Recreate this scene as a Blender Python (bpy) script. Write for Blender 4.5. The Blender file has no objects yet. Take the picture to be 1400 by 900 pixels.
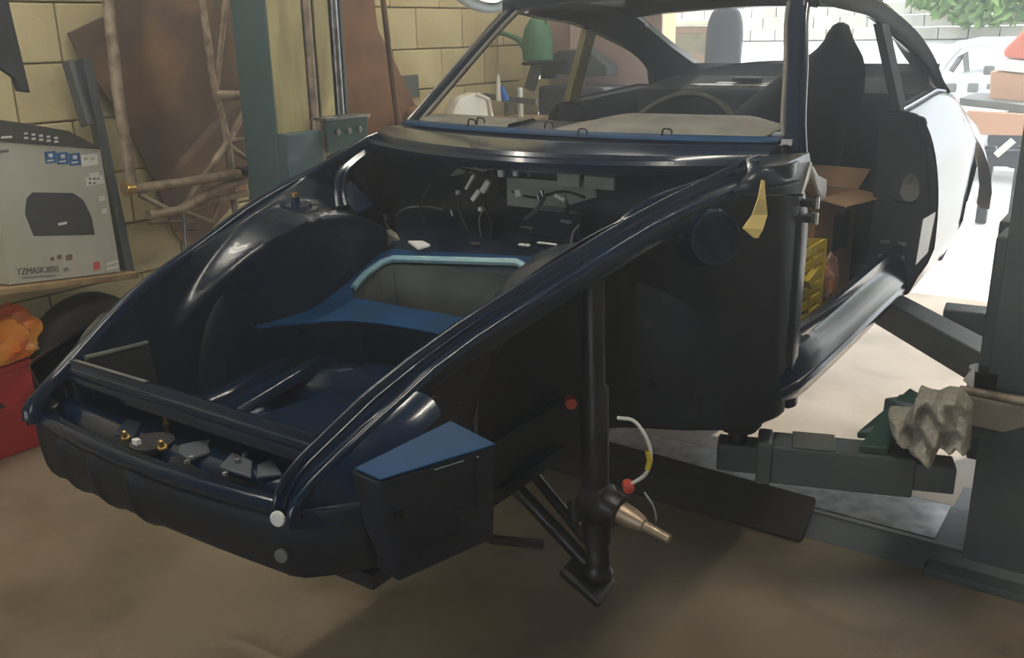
import bpy, math, random
from mathutils import Vector, Matrix
random.seed(7)
SC = bpy.context.scene
COL = SC.collection
# ------------------------------------------------------------------ camera
CY, CP, CR = -0.6099, 0.3049, -0.0183          # yaw, pitch, roll of the phone
CPOS = Vector((1.457, -1.692, 1.542)); FPX = 1289.8
_f = Vector((math.sin(CY)*math.cos(CP), math.cos(CY)*math.cos(CP), -math.sin(CP)))
_r0 = Vector((math.cos(CY), -math.sin(CY), 0)); _u0 = _r0.cross(_f)
_r = _r0*math.cos(CR) + _u0*math.sin(CR); _u = _u0*math.cos(CR) - _r0*math.sin(CR)
cd = bpy.data.cameras.new('camera'); cam = bpy.data.objects.new('camera', cd); COL.objects.link(cam)
cam.matrix_world = Matrix(((_r.x, _u.x, -_f.x, CPOS.x), (_r.y, _u.y, -_f.y, CPOS.y), (_r.z, _u.z, -_f.z, CPOS.z), (0, 0, 0, 1)))
cd.sensor_width = 36; cd.lens = FPX/1400*36; cd.clip_end = 200
SC.camera = cam
# ------------------------------------------------------------------ light and exposure
W = bpy.data.worlds.new('sky'); SC.world = W; W.use_nodes = True
bg = W.node_tree.nodes['Background']
bg.inputs[0].default_value = (0.84, 0.92, 1.0, 1); bg.inputs[1].default_value = 2.6
SC.view_settings.view_transform = 'Standard'; SC.view_settings.look = 'None'
SC.view_settings.exposure = 0.75; SC.view_settings.gamma = 1; SC.view_settings.use_curve_mapping = False
sd = bpy.data.lights.new('sun', 'SUN'); sun = bpy.data.objects.new('sun', sd); COL.objects.link(sun)
sd.energy = 6.5; sd.angle = 0.01; sd.color = (1, .985, .96)
sun.rotation_euler = Vector((-0.57, -1.1, -0.80)).to_track_quat('-Z', 'Y').to_euler()

# ------------------------------------------------------------------ helpers
def at(px, py, x=None, y=None, z=None):
    """real-world point on a known plane, measured from the calibrated photograph"""
    r = _f + _r*((px-700)/FPX) - _u*((py-450)/FPX)
    t = (x-CPOS.x)/r.x if x is not None else (y-CPOS.y)/r.y if y is not None else (z-CPOS.z)/r.z
    return CPOS + r*t

def new_mat(name):
    m = bpy.data.materials.new(name); m.use_nodes = True
    return m, m.node_tree.nodes, m.node_tree.links, m.node_tree.nodes['Principled BSDF']
def mat(name, c, rough=.5, metal=0., c2=None, scale=8., bump=0., bscale=60., coat=0., lo=.4, hi=.65, detail=6., rough2=None, stretch=None, spec=.5):
    m, N, L, b = new_mat(name)
    b.inputs['Base Color'].default_value = (*c, 1); b.inputs['Roughness'].default_value = rough
    b.inputs['Specular IOR Level'].default_value = spec; b.inputs['Metallic'].default_value = metal; b.inputs['Coat Weight'].default_value = coat
    tc = N.new('ShaderNodeTexCoord'); vec = tc.outputs['Object']
    if stretch:
        mp = N.new('ShaderNodeMapping'); mp.inputs['Scale'].default_value = stretch; L.new(vec, mp.inputs[0]); vec = mp.outputs[0]
    if c2 or rough2 is not None:
        n = N.new('ShaderNodeTexNoise'); n.inputs['Scale'].default_value = scale; n.inputs['Detail'].default_value = detail
        L.new(vec, n.inputs['Vector'])
        rp = N.new('ShaderNodeValToRGB'); rp.color_ramp.elements[0].position = lo; rp.color_ramp.elements[1].position = hi
        rp.color_ramp.elements[0].color = (*c, 1); rp.color_ramp.elements[1].color = (*(c2 or c), 1)
        L.new(n.outputs[0], rp.inputs[0]); L.new(rp.outputs[0], b.inputs['Base Color'])
        if rough2 is not None:
            mr = N.new('ShaderNodeMapRange'); mr.inputs[1].default_value = lo; mr.inputs[2].default_value = hi
            mr.inputs[3].default_value = rough; mr.inputs[4].default_value = rough2
            L.new(n.outputs[0], mr.inputs[0]); L.new(mr.outputs[0], b.inputs['Roughness'])
    if bump:
        n2 = N.new('ShaderNodeTexNoise'); n2.inputs['Scale'].default_value = bscale; n2.inputs['Detail'].default_value = 5
        L.new(vec, n2.inputs['Vector']); bp = N.new('ShaderNodeBump'); bp.inputs['Strength'].default_value = bump
        bp.inputs['Distance'].default_value = .01
        L.new(n2.outputs[0], bp.inputs['Height']); L.new(bp.outputs[0], b.inputs['Normal'])
    return m

class MB:
    """collects shapes into one mesh (world coordinates)"""
    def __init__(s): s.v = []; s.f = []
    def add(s, vs, fs):
        o = len(s.v); s.v += [tuple(p) for p in vs]; s.f += [[i+o for i in f] for f in fs]; return s
    def box(s, c, d, ax=None, taper=1.):
        """box centre c, size d, optional axes (three vectors)"""
        c = Vector(c); ax = ax or (Vector((1,0,0)), Vector((0,1,0)), Vector((0,0,1))); p = []
        for k in (-.5, .5):
            t = 1 if k < 0 else taper
            for i, j in ((-.5,-.5), (.5,-.5), (.5,.5), (-.5,.5)):
                p.append(c + ax[0]*(i*d[0]*t) + ax[1]*(j*d[1]*t) + ax[2]*(k*d[2]))
        return s.add(p, [[3,2,1,0],[4,5,6,7],[0,1,5,4],[1,2,6,5],[2,3,7,6],[3,0,4,7]])
    def beam(s, a, b, w, h, up=(0,0,1)):
        a = Vector(a); b = Vector(b); z = (b-a).normalized(); x = z.cross(Vector(up)).normalized(); y = x.cross(z)
        return s.box((a+b)/2, (w, h, (b-a).length), (x, y, z))
    def tube(s, pts, r, n=10, cap=True, closed=False, sq=1.):
        pts = [Vector(p) for p in pts]; m = len(pts); rr = r if isinstance(r, (list, tuple)) else [r]*m
        vs = []; fs = []; nx = None
        for i, p in enumerate(pts):
            if closed: t = pts[(i+1) % m]-pts[i-1]
            else: t = pts[min(i+1, m-1)]-pts[max(i-1, 0)]
            t.normalize()
            if nx is None: nx = t.orthogonal().normalized()
            nx = (nx - t*nx.dot(t)).normalized(); ny = t.cross(nx)
            for k in range(n):
                a = 2*math.pi*k/n; vs.append(p + nx*(rr[i]*math.cos(a)) + ny*(rr[i]*sq*math.sin(a)))
        for i in range(m if closed else m-1):
            for k in range(n):
                j = (i+1) % m; fs.append([i*n+k, i*n+(k+1) % n, j*n+(k+1) % n, j*n+k])
        if cap and not closed: fs += [list(range(n))[::-1], [(m-1)*n+k for k in range(n)]]
        return s.add(vs, fs)
    def lathe(s, a, d, prof, n=16):
        """profile [(dist along d, radius)] spun about axis d from a"""
        d = Vector(d).normalized(); return s.tube([Vector(a)+d*t for t, r in prof], [max(r, 1e-4) for t, r in prof], n)
    def prism(s, poly, off):
        """closed solid from a 3-D polygon pushed by off"""
        poly = [Vector(p) for p in poly]; off = Vector(off); n = len(poly)
        return s.add(poly + [p+off for p in poly], [list(range(n))[::-1], [n+i for i in range(n)]] + [[i, (i+1) % n, n+(i+1) % n, n+i] for i in range(n)])
    def grid(s, rows, wrap=False):
        nr = len(rows); nc = len(rows[0]); fs = []
        for i in range(nr-1):
            for j in range(nc if wrap else nc-1):
                k = (j+1) % nc; fs.append([i*nc+j, i*nc+k, (i+1)*nc+k, (i+1)*nc+j])
        return s.add([p for r in rows for p in r], fs)
    def mirror(s): s.v = [(-x, y, z) for x, y, z in s.v]; s.f = [f[::-1] for f in s.f]; return s
    def build(s, name, m, parent=None, smooth=40, bevel=0., solid=0., sub=0, origin=None):
        me = bpy.data.meshes.new(name); ob = bpy.data.objects.new(name, me); COL.objects.link(ob)
        w = Vector((0,0,0)); q = parent
        while q: w += q.location; q = q.parent
        if parent is None:
            xs, ys, zs = zip(*s.v); w = Vector(origin) if origin else Vector(((min(xs)+max(xs))/2, (min(ys)+max(ys))/2, min(zs)))
            ob.location = w
        me.from_pydata([Vector(p)-w for p in s.v], [], s.f); me.update(); me.validate()
        ob.parent = parent
        for mm in (m if isinstance(m, (list, tuple)) else [m]): me.materials.append(mm)
        if solid:
            md = ob.modifiers.new('thickness', 'SOLIDIFY'); md.thickness = solid; md.offset = 0
        if bevel:
            md = ob.modifiers.new('bevel', 'BEVEL'); md.width = bevel; md.segments = 2; md.limit_method = 'ANGLE'; md.angle_limit = .6
        if sub:
            md = ob.modifiers.new('sub', 'SUBSURF'); md.levels = sub; md.render_levels = sub
        if smooth:
            me.polygons.foreach_set('use_smooth', [True]*len(me.polygons))
            if smooth < 180: me.set_sharp_from_angle(angle=math.radians(smooth))
        return ob
def empty(name, loc): 
    o = bpy.data.objects.new(name, None); COL.objects.link(o); o.location = loc; o.empty_display_size = .1; return o
def sub(name, loc, parent):
    o = empty(name, loc); w = Vector((0,0,0)); q = parent
    while q: w += q.location; q = q.parent
    o.parent = parent; o.location = Vector(loc)-w; return o
def tag(o, label=None, cat=None, group=None, kind=None):
    if label: o['label'] = label
    if cat: o['category'] = cat
    if group: o['group'] = group
    if kind: o['kind'] = kind
    return o
def text(body, size, mt, parent, origin, xd, yd, name='lettering', align='LEFT', ext=.0006):
    cu = bpy.data.curves.new(name, 'FONT'); cu.body = body; cu.size = size; cu.extrude = ext; cu.align_x = align
    tmp = bpy.data.objects.new(name, cu); me = bpy.data.meshes.new_from_object(tmp); bpy.data.objects.remove(tmp)
    ob = bpy.data.objects.new(name, me); COL.objects.link(ob); me.materials.clear(); me.materials.append(mt)
    x = Vector(xd).normalized(); y = Vector(yd).normalized(); z = x.cross(y)
    w = Vector((0,0,0)); q = parent
    while q: w += q.location; q = q.parent
    o = Vector(origin)-w; ob.parent = parent
    ob.matrix_local = Matrix(((x.x, y.x, z.x, o.x), (x.y, y.y, z.y, o.y), (x.z, y.z, z.z, o.z), (0,0,0,1)))
    return ob
def interp(t, pts):
    """piecewise smooth interpolation of rows (t, a, b, ...)"""
    if t <= pts[0][0]: return pts[0][1:]
    for a, b in zip(pts, pts[1:]):
        if t <= b[0]:
            k = (t-a[0])/(b[0]-a[0]); return tuple(p+(q-p)*k for p, q in zip(a[1:], b[1:]))
    return pts[-1][1:]
def sst(a, b, x):
    k = min(1, max(0, (x-a)/(b-a))); return k*k*(3-2*k)
def crom(pts, n=6):
    """Catmull-Rom through 3-D points"""
    P = [Vector(p) for p in pts]; P = [P[0]*2-P[1]] + P + [P[-1]*2-P[-2]]; out = []
    for i in range(1, len(P)-2):
        for k in range(n):
            t = k/n; a, b, c, d = P[i-1:i+3]
            out.append(.5*((2*b) + (c-a)*t + (2*a-5*b+4*c-d)*t*t + (3*b-a-3*c+d)*t**3))
    return out + [P[-2]]
X = Vector((1,0,0)); Y = Vector((0,1,0)); Z = Vector((0,0,1))

# ------------------------------------------------------------------ materials
M = {}
M['paint'] = mat('dark_blue_paint', (.0028,.011,.030), .17, c2=(.004,.015,.038), scale=3, coat=.15, bump=.012, bscale=220)
M['paint_in'] = mat('dusty_blue_paint', (.003,.009,.022), .27, c2=(.006,.013,.026), scale=5, coat=.15, bump=.03, bscale=150, rough2=.40)
M['paint_lit'] = mat('blue_paint_lit_tops', (.004,.050,.140), .5, spec=.22, c2=(.006,.034,.088), scale=9, bump=.02)  # body paint made lighter and bluer for light falling on top faces
M['paint_dull'] = mat('flat_blue_black_undercoat', (.0055,.0085,.016), .55, c2=(.009,.012,.019), scale=6, bump=.10, bscale=160)
M['cabin'] = mat('glare_lifted_cabin_paint', (.030,.036,.046), .75, c2=(.045,.05,.056), scale=5, bump=.08, bscale=90)  # grey lightened to put the veiling glare into the cabin colour
M['rim'] = mat('pale_blue_overspray', (.34,.52,.56), .45, c2=(.18,.36,.44), scale=14)
M['bare'] = mat('dull_bare_metal', (.16,.17,.15), .55, .35, c2=(.10,.11,.10), scale=7)
M['plate_grey'] = mat('grey_green_plate', (.36,.38,.32), .6, c2=(.26,.28,.24), scale=9)
M['dash'] = mat('beige_dashboard_skin', (.24,.23,.19), .6, c2=(.17,.165,.14), scale=12, bump=.06)
M['black'] = mat('black_rubber', (.010,.010,.011), .55, bump=.05)
M['satin'] = mat('satin_black_metal', (.012,.012,.013), .38, .2, c2=(.03,.028,.026), scale=14)
M['steel'] = mat('worn_steel', (.42,.42,.42), .3, .9, c2=(.2,.2,.2), scale=20)
M['chrome'] = mat('bright_metal', (.8,.8,.8), .12, 1.)
M['brass'] = mat('gold_zinc_bolt', (.62,.40,.13), .28, .9)
M['white'] = mat('white_plastic', (.78,.78,.74), .4)
M['teal'] = mat('teal_lift_enamel', (.060,.115,.125), .45, c2=(.085,.14,.145), scale=5, bump=.04, bscale=40)
M['lift_dark'] = mat('dirty_lift_enamel', (.062,.082,.088), .5, c2=(.10,.11,.11), scale=7, bump=.06, bscale=40)
M['green'] = mat('green_lift_enamel', (.018,.085,.065), .42, c2=(.03,.05,.045), scale=9)
M['cream'] = mat('greasy_cream_enamel', (.50,.45,.22), .55, c2=(.24,.19,.09), scale=3.2, lo=.42, hi=.72, stretch=(3,3,.7))
M['rust'] = mat('rusty_brown_steel', (.11,.075,.050), .8, c2=(.27,.16,.085), scale=2.6, bump=.12, bscale=35, lo=.44, hi=.60)
M['rust2'] = mat('orange_brown_rust', (.27,.14,.07), .8, c2=(.16,.085,.05), scale=6, bump=.1, bscale=45)
M['pole'] = mat('weathered_pole_steel', (.40,.33,.24), .5, .2, c2=(.16,.12,.085), scale=22, bump=.06)
M['card'] = mat('brown_cardboard', (.36,.22,.11), .85, c2=(.30,.18,.09), scale=4)
M['wood'] = mat('pale_worn_timber', (.38,.27,.13), .7, c2=(.24,.16,.08), scale=6, stretch=(8,1,8))
M['red'] = mat('red_toolbox_enamel', (.45,.022,.018), .45, c2=(.25,.012,.012), scale=3)
M['orange'] = mat('orange_film', (.85,.17,.02), .3, c2=(.95,.40,.05), scale=7, lo=.42, hi=.6)
M['yellow'] = mat('yellow_plastic', (.68,.52,.04), .5)
M['tape'] = mat('yellow_masking_tape', (.72,.56,.16), .75)
M['grey'] = mat('mid_grey_print', (.055,.057,.05), .6)
M['tyre'] = mat('brown_black_tyre', (.022,.020,.012), .6, c2=(.03,.026,.016), scale=5)
M['print_dark'] = mat('charcoal_print', (.035,.037,.040), .5)
M['print_blue'] = mat('blue_print', (.02,.11,.32), .5)
M['print_red'] = mat('red_print', (.6,.08,.06), .5)
M['carton'] = mat('white_printed_carton', (.50,.50,.43), .6, c2=(.42,.42,.34), scale=2)
M['canvas'] = mat('grey_knitted_cloth', (.34,.31,.25), .95, c2=(.48,.45,.38), scale=90, bump=.5, bscale=160, lo=.35, hi=.6)
M['cloth_dark'] = mat('dark_seat_cloth', (.028,.031,.038), .9, c2=(.04,.042,.05), scale=9, bump=.2, bscale=40)
M['green_can'] = mat('green_watering_can_plastic', (.06,.17,.09), .5)
M['pink'] = mat('pinkish_board', (.36,.27,.23), .8, c2=(.29,.22,.19), scale=3)
M['leaf'] = mat('hedge_leaf', (.12,.22,.05), .6, c2=(.22,.34,.10), scale=2)

# ------------------------------------------------------------------ room shell
def concrete():
    m, N, L, b = new_mat('stained_concrete'); tc = N.new('ShaderNodeTexCoord')
    def noise(s, d=8, dist=0):
        n = N.new('ShaderNodeTexNoise'); n.inputs['Scale'].default_value = s; n.inputs['Detail'].default_value = d
        n.inputs['Distortion'].default_value = dist; L.new(tc.outputs['Object'], n.inputs['Vector']); return n.outputs[0]
    def ramp(f, stops):
        r = N.new('ShaderNodeValToRGB'); e = r.color_ramp.elements
        while len(e) < len(stops): e.new(.5)
        for q, (p, c) in zip(e, stops): q.position = p; q.color = (*c, 1)
        L.new(f, r.inputs[0]); return r.outputs[0]
    a = ramp(noise(1.3, 6, .6), [(.3, (.21,.165,.108)), (.5, (.30,.242,.165)), (.72, (.37,.305,.22))])
    d = ramp(noise(2.6, 9, 1.2), [(.50, (1,1,1)), (.62, (.62,.58,.52)), (.75, (.42,.38,.33))])
    s = ramp(noise(9, 4), [(.66, (1,1,1)), (.75, (.4,.38,.35))])
    p = None
    for q in (d, s):
        x = N.new('ShaderNodeMix'); x.data_type = 'RGBA'; x.blend_type = 'MULTIPLY'; x.inputs[0].default_value = .5
        L.new(p or a, x.inputs[6]); L.new(q, x.inputs[7]); p = x.outputs[2]
    L.new(p, b.inputs['Base Color'])
    mr = N.new('ShaderNodeMapRange'); mr.inputs[3].default_value = .32; mr.inputs[4].default_value = .62
    L.new(noise(3, 5), mr.inputs[0]); L.new(mr.outputs[0], b.inputs['Roughness'])
    bp = N.new('ShaderNodeBump'); bp.inputs['Strength'].default_value = .12; bp.inputs['Distance'].default_value = .01
    L.new(noise(60, 4), bp.inputs['Height']); L.new(bp.outputs[0], b.inputs['Normal'])
    return m
M['floor'] = concrete()
M['block'] = mat('cream_painted_block', (.64,.57,.34), .75, c2=(.53,.46,.26), scale=2.2, bump=.25, bscale=45)
M['mortar'] = mat('dirty_mortar', (.52,.46,.28), .9, bump=.2)
M['ceil'] = mat('unseen_dark_ceiling_sheet', (.20,.19,.17), .8)  # unseen ceiling and wall end, set dark to lower reflections on the car
M['side'] = mat('painted_side_wall', (.62,.60,.52), .8)
M['yard'] = mat('pale_concrete_yard', (.62,.61,.58), .85, c2=(.50,.49,.46), scale=3)
DY = 4.2                                             # doorway line
XL, XR, ZC = -2.38, 4.6, 3.3
def struct(o): o['kind'] = 'structure'; return o
struct(MB().box(((XL+XR)/2, (DY-5)/2, -.06), (XR-XL+.4, DY+5, .12)).build('floor', M['floor'], smooth=0, origin=(0,0,0)))
struct(MB().box((0, DY+24, -.07), (90, 48, .12)).build('floor_yard', M['yard'], smooth=0, origin=(0,DY,0)))
wl = struct(MB().box((XL-.11, (DY-5)/2, ZC/2), (.2, DY+5, ZC)).build('wall_left', M['mortar'], smooth=0))
struct(MB().box(((XL+XR)/2, (DY-5)/2, ZC+.05), (XR-XL+.4, DY+5, .1)).build('unseen_ceiling', M['ceil'], smooth=0))
struct(MB().box((XR+.1, (DY-5)/2, ZC/2), (.2, DY+5, ZC)).build('wall_right', M['side'], smooth=0))
we = struct(MB().box(((XL-1.42)/2, DY+.11, ZC/2), (-1.42-XL, .2, ZC)).box(((XL+XR)/2, DY+.11, 2.68), (XR-XL, .2, 1.24)).build('wall_back', M['mortar'], smooth=0))
struct(MB().box(((XL-.6)/2, -5.1, ZC/2), (-.6-XL, .2, ZC)).box(((2.6+XR)/2, -5.1, ZC/2), (XR-2.6, .2, ZC)).box((1.0, -5.1, .45), (3.2, .2, .9)).box((1.0, -5.1, 2.9), (3.2, .2, .8)).build('unseen_wall_front', M['side'], smooth=0))  # opening added in the unseen front wall to let in fill light
struct(MB().box(((2.3+XR)/2, DY+.11, ZC/2), (XR-2.3, .2, ZC)).build('unseen_wall_back_right', M['ceil'], smooth=0))
# painted blocks, one object each
bm = MB().box((0,0,0), (.05,.443,.228)); blk = None
def block(parent, loc, rz=0):
    global blk
    if blk is None:
        blk = bm.build('block', M['block'], smooth=0, bevel=.006, origin=(0,0,0)); o = blk
    else:
        o = blk.copy(); COL.objects.link(o)
    o.parent = parent; o.location = Vector(loc)-parent.location; o.rotation_euler = (random.uniform(-.003,.003), random.uniform(-.003,.003), rz)
for k in range(10):
    z = 1.69+.1175-.235*(8-k) + .0
    for j in range(-2, 14):
        y = 2.6-.225+.45*(j-5) + (.225 if k % 2 else 0)
        if y < DY-.2: block(wl, (XL+.004+random.uniform(-.003,.003), y, z))
for k in range(3, 10):
    for j in range(2):
        block(we, (XL+.25+.45*j-(.1 if k % 2 else 0), DY-.004, 1.69+.1175-.235*(8-k)), math.pi/2)
# ceiling strip lights: real fittings, the camera looks under them
M['lamp'], N_, L_, b_ = new_mat('lit_tube'); b_.inputs['Emission Color'].default_value = (1,.95,.85,1); b_.inputs['Emission Strength'].default_value = 39
for i, (x, y) in enumerate(((-1.2,-.6), (.9,-.4), (1.65,2.9), (-1.2,3.0))):
    e = empty('strip_light', (x, y, ZC)); tag(e, ('white fluorescent strip light on ceiling above front left of the car', 'white fluorescent strip light on ceiling above front of the car', 'white fluorescent strip light on ceiling above right lift post', 'white fluorescent strip light on ceiling above left lift post')[i], 'ceiling light', 'ceiling strip lights')
    MB().box((x, y, ZC-.04), (.12, 1.5, .06)).build('housing', M['white'], e, smooth=0, bevel=.006)
    for o in (-.045,.045): MB().tube([(x+o, y-.72, ZC-.10), (x+o, y+.72, ZC-.10)], .02).build('light_tube', M['lamp'], e)

HAZE = .08
# haze volume added to stand for lens glare, lit by the doorway
hz = MB().box(((XL+XR)/2-.0, -.35, 1.6), (XR-XL-.1, 9.0, 3.1)).build('glare_haze', M['floor'], smooth=0); hz['kind'] = 'stuff'
tag(hz, 'thin haze volume added for the veiling glare, brightest towards the doorway', 'haze')
hm = bpy.data.materials.new('glare_haze'); hm.use_nodes = True; nt = hm.node_tree; nt.nodes.clear()
vo = nt.nodes.new('ShaderNodeVolumeScatter'); vo.inputs['Density'].default_value = HAZE; vo.inputs['Anisotropy'].default_value = .72; vo.inputs["Color"].default_value = (.88,.94,1,1)
mo = nt.nodes.new('ShaderNodeOutputMaterial'); nt.links.new(vo.outputs[0], mo.inputs['Volume'])
hz.data.materials.clear(); hz.data.materials.append(hm)

# ================================================================== the car shell
car = empty('car_body_shell', (0, 1.2, .5))
tag(car, 'stripped dark blue coupe bodyshell without doors, bonnet or front wings, raised on the lift', 'car body')
RAIL = [(-.70,.366,.904,.408,.882),(-.6,.388,.959,.427,.930),(-.5,.412,1.003,.450,.981),(-.4,.431,1.036,.469,1.015),(-.3,.450,1.063,.490,1.043),
        (-.2,.473,1.091,.513,1.070),(-.1,.497,1.118,.538,1.098),(0,.514,1.142,.560,1.124),(.1,.528,1.163,.576,1.145),(.2,.546,1.182,.594,1.162),
        (.3,.569,1.201,.616,1.178),(.4,.590,1.220,.637,1.190),(.5,.612,1.240,.660,1.197),(.56,.626,1.246,.672,1.200)]
def rail(y): return interp(y, RAIL)
def both(fn):
    for sx in (1, -1): fn(sx)
def bld(mb, sx, *a, **k):
    if sx < 0: mb.mirror()
    return mb.build(*a, **k)

def wing_rail(sx):
    rows = []
    # the nose: the gutter turns down to the front lip
    for xi, y, zi, xr, dy, zr in ((.360,-.800,.800,.392,-.796,.790),(.360,-.800,.822,.394,-.796,.806),(.360,-.792,.842,.396,-.786,.824),(.360,-.770,.866,.398,-.760,.846),(.361,-.737,.886,.402,-.727,.866)):
        rows.append(((xi, y, zi), (xr, dy, zr)))
    for y in [(-.70 + .02*i) for i in range(64)]:
        if y > .56: break
        xi, zi, xr, zr = rail(y); rows.append(((xi, y, zi), (xr, y, zr)))
    g = []
    for i, (a, b) in enumerate(rows):
        a = Vector(a); b = Vector(b); t = (Vector(rows[min(i+1, len(rows)-1)][0]) - Vector(rows[max(i-1, 0)][0])).normalized()
        o = (b-a); o -= t*o.dot(t); w = o.length; o.normalize(); o.z *= .35; o.normalize()
        up = t.cross(o); up = up if up.dot(Vector((0,-.4,1))) > 0 else -up
        d = (b-a)-t*(b-a).dot(t); h = d.dot(up)
        prof = [(-.004,-.022),(-.005,-.006),(-.003,.001),(.002,.003),(.006,.0),(.008,-.008),(.011,-.010),(.014,-.006),(.018,-.006),(.020,-.013),
                (w*.62, h*.62-.012),(w-.013, h-.008),(w-.008, h+.001),(w-.001, h+.005),(w+.006, h+.002),(w+.010, h-.008),(w+.011, h-.028),(w+.002, h-.052)]
        g.append([a + o*p + up*q for p, q in prof])
    bld(MB().grid(g), sx, 'wing_rail', M['paint'], car, smooth=70)
both(wing_rail)

def inner_wing(sx):
    """two pressed sheets: the trunk side hangs from the gutter, the wheel side from the ridge; both bulge inward as the wheel housing"""
    for name, outer_side, m in (('inner_wing', False, M['paint_in']), ('wheel_housing', True, M['paint_dull'])):
        g = []; n = 64; ny = 120
        for iy in range(ny):
            y = -.705 + 1.36*iy/(ny-1)
            xi, zi, xr, zr = rail(y)
            zt = (zr-.018 if y < .5 else 1.178) if outer_side else min(zi-.006, 1.225)
            zb = .60 - .045*sst(.15,.35,y) + .10*sst(-.42,-.50,y); row = []
            x0 = xr+.004 if outer_side else xi-.004
            for iz in range(n+1):
                z = zt + (zb-zt)*iz/n; t = (zt-z)/(zt-zb)
                base = x0 - (.014*sst(0,.12,t) + .045*t if outer_side else .035*t)
                zsh = 1.108 - 1.05*(y-.03)**2
                lin = lambda a,b,v: min(1,max(0,(v-a)/(b-a)))
                s = (.42*lin(-.43,-.365,y)+.50*lin(-.365,-.25,y)+.08*lin(-.25,-.15,y))*sst(.42,.30,y)*(.25*lin(zsh+.07,zsh,z)+.75*lin(zsh+.004, zsh-.022, z))
                d = (abs((y-.03)/.43))**2.5 + (abs((z-.55)/.555))**2.5 if z > .55 else (abs((y-.03)/.43))**2.5
                if outer_side: s = sst(1.10,.86,d)*sst(.46,.30,y)
                s1 = sst(zsh+.06, zsh-.0, z)*sst(-.34,-.2,y)*sst(.42,.30,y)
                tgt = .386 if outer_side else .372
                tgt -= .012*math.sin(max(0,min(1,(y+.30)/.6))*math.pi)
                x = base + (tgt-base)*s
                k = sst(.37,.63,y); x += ((.705 if outer_side else .695)-x)*k
                row.append((x, y, z))
            g.append(row)
        ob = bld(MB().grid(g), sx, name, [m, M['paint_in']], car, smooth=60, solid=.003)
        if outer_side:                                   # undercoat inside the arch, paint on the flat outside it
            for f in ob.data.polygons:
                c = f.center + car.location
                if c.y < .1 and (abs((c.y-.03)/.44))**2.5 + (abs(max(0,c.z-.55)/.565))**2.5 > 1: f.material_index = 1
    # pressed ribs sweeping up to the scuttle corner behind the housing
    for o in (0, .022):
        bld(MB().tube(crom([(.425-o*.5,.17+o,1.085),(.455,.20+o,1.13),(.49,.25+o,1.165),(.53,.34+o,1.185),(.57,.44+o,1.20)],5), .010, 8), sx, 'pressed_rib', M['paint'], car)
    bld(MB().prism([(.385,.20,1.065),(.40,.30,1.07),(.47,.27,1.14),(.44,.20,1.11)], (.004,0,.006)), sx, 'gusset', M['paint'], car, smooth=0, bevel=.002)  # angled glossy plate added to catch a bright reflection behind the housing
both(inner_wing)

# front panel with latch trough, lip and valance
def bow(x): return 1-(x/.36)**2
PROF = [(-.680,.858,0),(-.682,.900,0),(-.688,.908,0),(-.696,.909,0),(-.701,.904,0),(-.702,.897,0),(-.706,.893,0),(-.710,.893,0),(-.713,.888,0),(-.712,.880,0),(-.716,.876,0),(-.717,.870,0),(-.710,.866,0),(-.672,.862,0),(-.665,.84,0),(-.672,.829,0),
        (-.735,.829,.6),(-.755,.822,.8),(-.768,.806,.9),(-.776,.806,.95),(-.781,.818,1),(-.788,.822,1),(-.792,.816,1),(-.797,.816,1),(-.801,.820,1),(-.808,.817,1),(-.812,.809,1),(-.811,.798,1),(-.804,.789,1)]
g = []
for i in range(33):
    x = -.36 + .72*i/32; b = bow(x)
    g.append([(x, y+.025*w - .032*b*w, z + .003*b*w) for y, z, w in PROF])
MB().grid(g).build('front_panel', M['paint'], car, smooth=50)
# valance: wraps round the nose and back to the battery boxes
PATH = [(-.47,-.682),(-.452,-.706),(-.42,-.745),(-.385,-.778),(-.35,-.792)] + [(-.36+.72*i/80, -.789-.032*bow(-.36+.72*i/80)) for i in range(2,79)] + [(.35,-.792),(.385,-.778),(.42,-.745),(.452,-.706),(.47,-.682)]
g = []
for i, (px, py) in enumerate(PATH):
    a = Vector(PATH[max(i-1,0)]); b_ = Vector(PATH[min(i+1,len(PATH)-1)]); t = (b_-a).normalized(); nb = Vector((t.y,-t.x,0)); nb = nb if nb.y < 0 else -nb
    rib = .008*max(0, math.cos(px*52))**6 if px < .05 else 0
    row = []
    for z, o in ((.815 if abs(px) > .365 else .799, 0 if abs(px) > .365 else -.010),(.800 if abs(px) > .365 else .790,0 if abs(px) > .365 else -.002),(.775,0),(.74,-.002),(.71,-.006),(.690,-.013),(.674,-.026),(.668,-.040),(.674,-.05)):
        o -= .020*max(0,bow(px))*sst(.74,.66,z); row.append((px+nb.x*(o+rib), py+nb.y*(o+rib), z))
    g.append(row)
MB().grid(g).build('front_valance', M['paint_dull'], car, smooth=50, solid=.003)

def nose(sx):
    # corner between rail end, valance and battery box
    rows = []
    for t in [i/8 for i in range(9)]:
        y = -.796 + (.25)*t
        if y < -.70: a = interp(y, [(-.80,.396,.800),(-.786,.398,.824),(-.760,.400,.846),(-.727,.405,.866),(-.70,.411,.880)])
        else: xi, zi, xr, zr = rail(y); a = (xr+.004, zr-.004)
        b = interp(y, [(-.80,.385,.79),(-.745,.422,.775),(-.70,.462,.80),(-.60,.50,.90),(-.54,.51,.93)])
        rows.append([(a[0]+(b[0]-a[0])*s, y + .004*math.sin(math.pi*s), a[1]+(b[1]-a[1])*s + .012*math.sin(math.pi*s)) for s in (0,.2,.45,.7,.9,1)])
    bld(MB().grid(rows), sx, 'nose_corner', M['paint'], car, smooth=60)
    # pressed seam on the corner
    bld(MB().tube([(.385,-.795,.812),(.41,-.772,.818),(.44,-.74,.818)], .003, 6), sx, 'seam', M['paint'], car)
both(nose)

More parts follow.
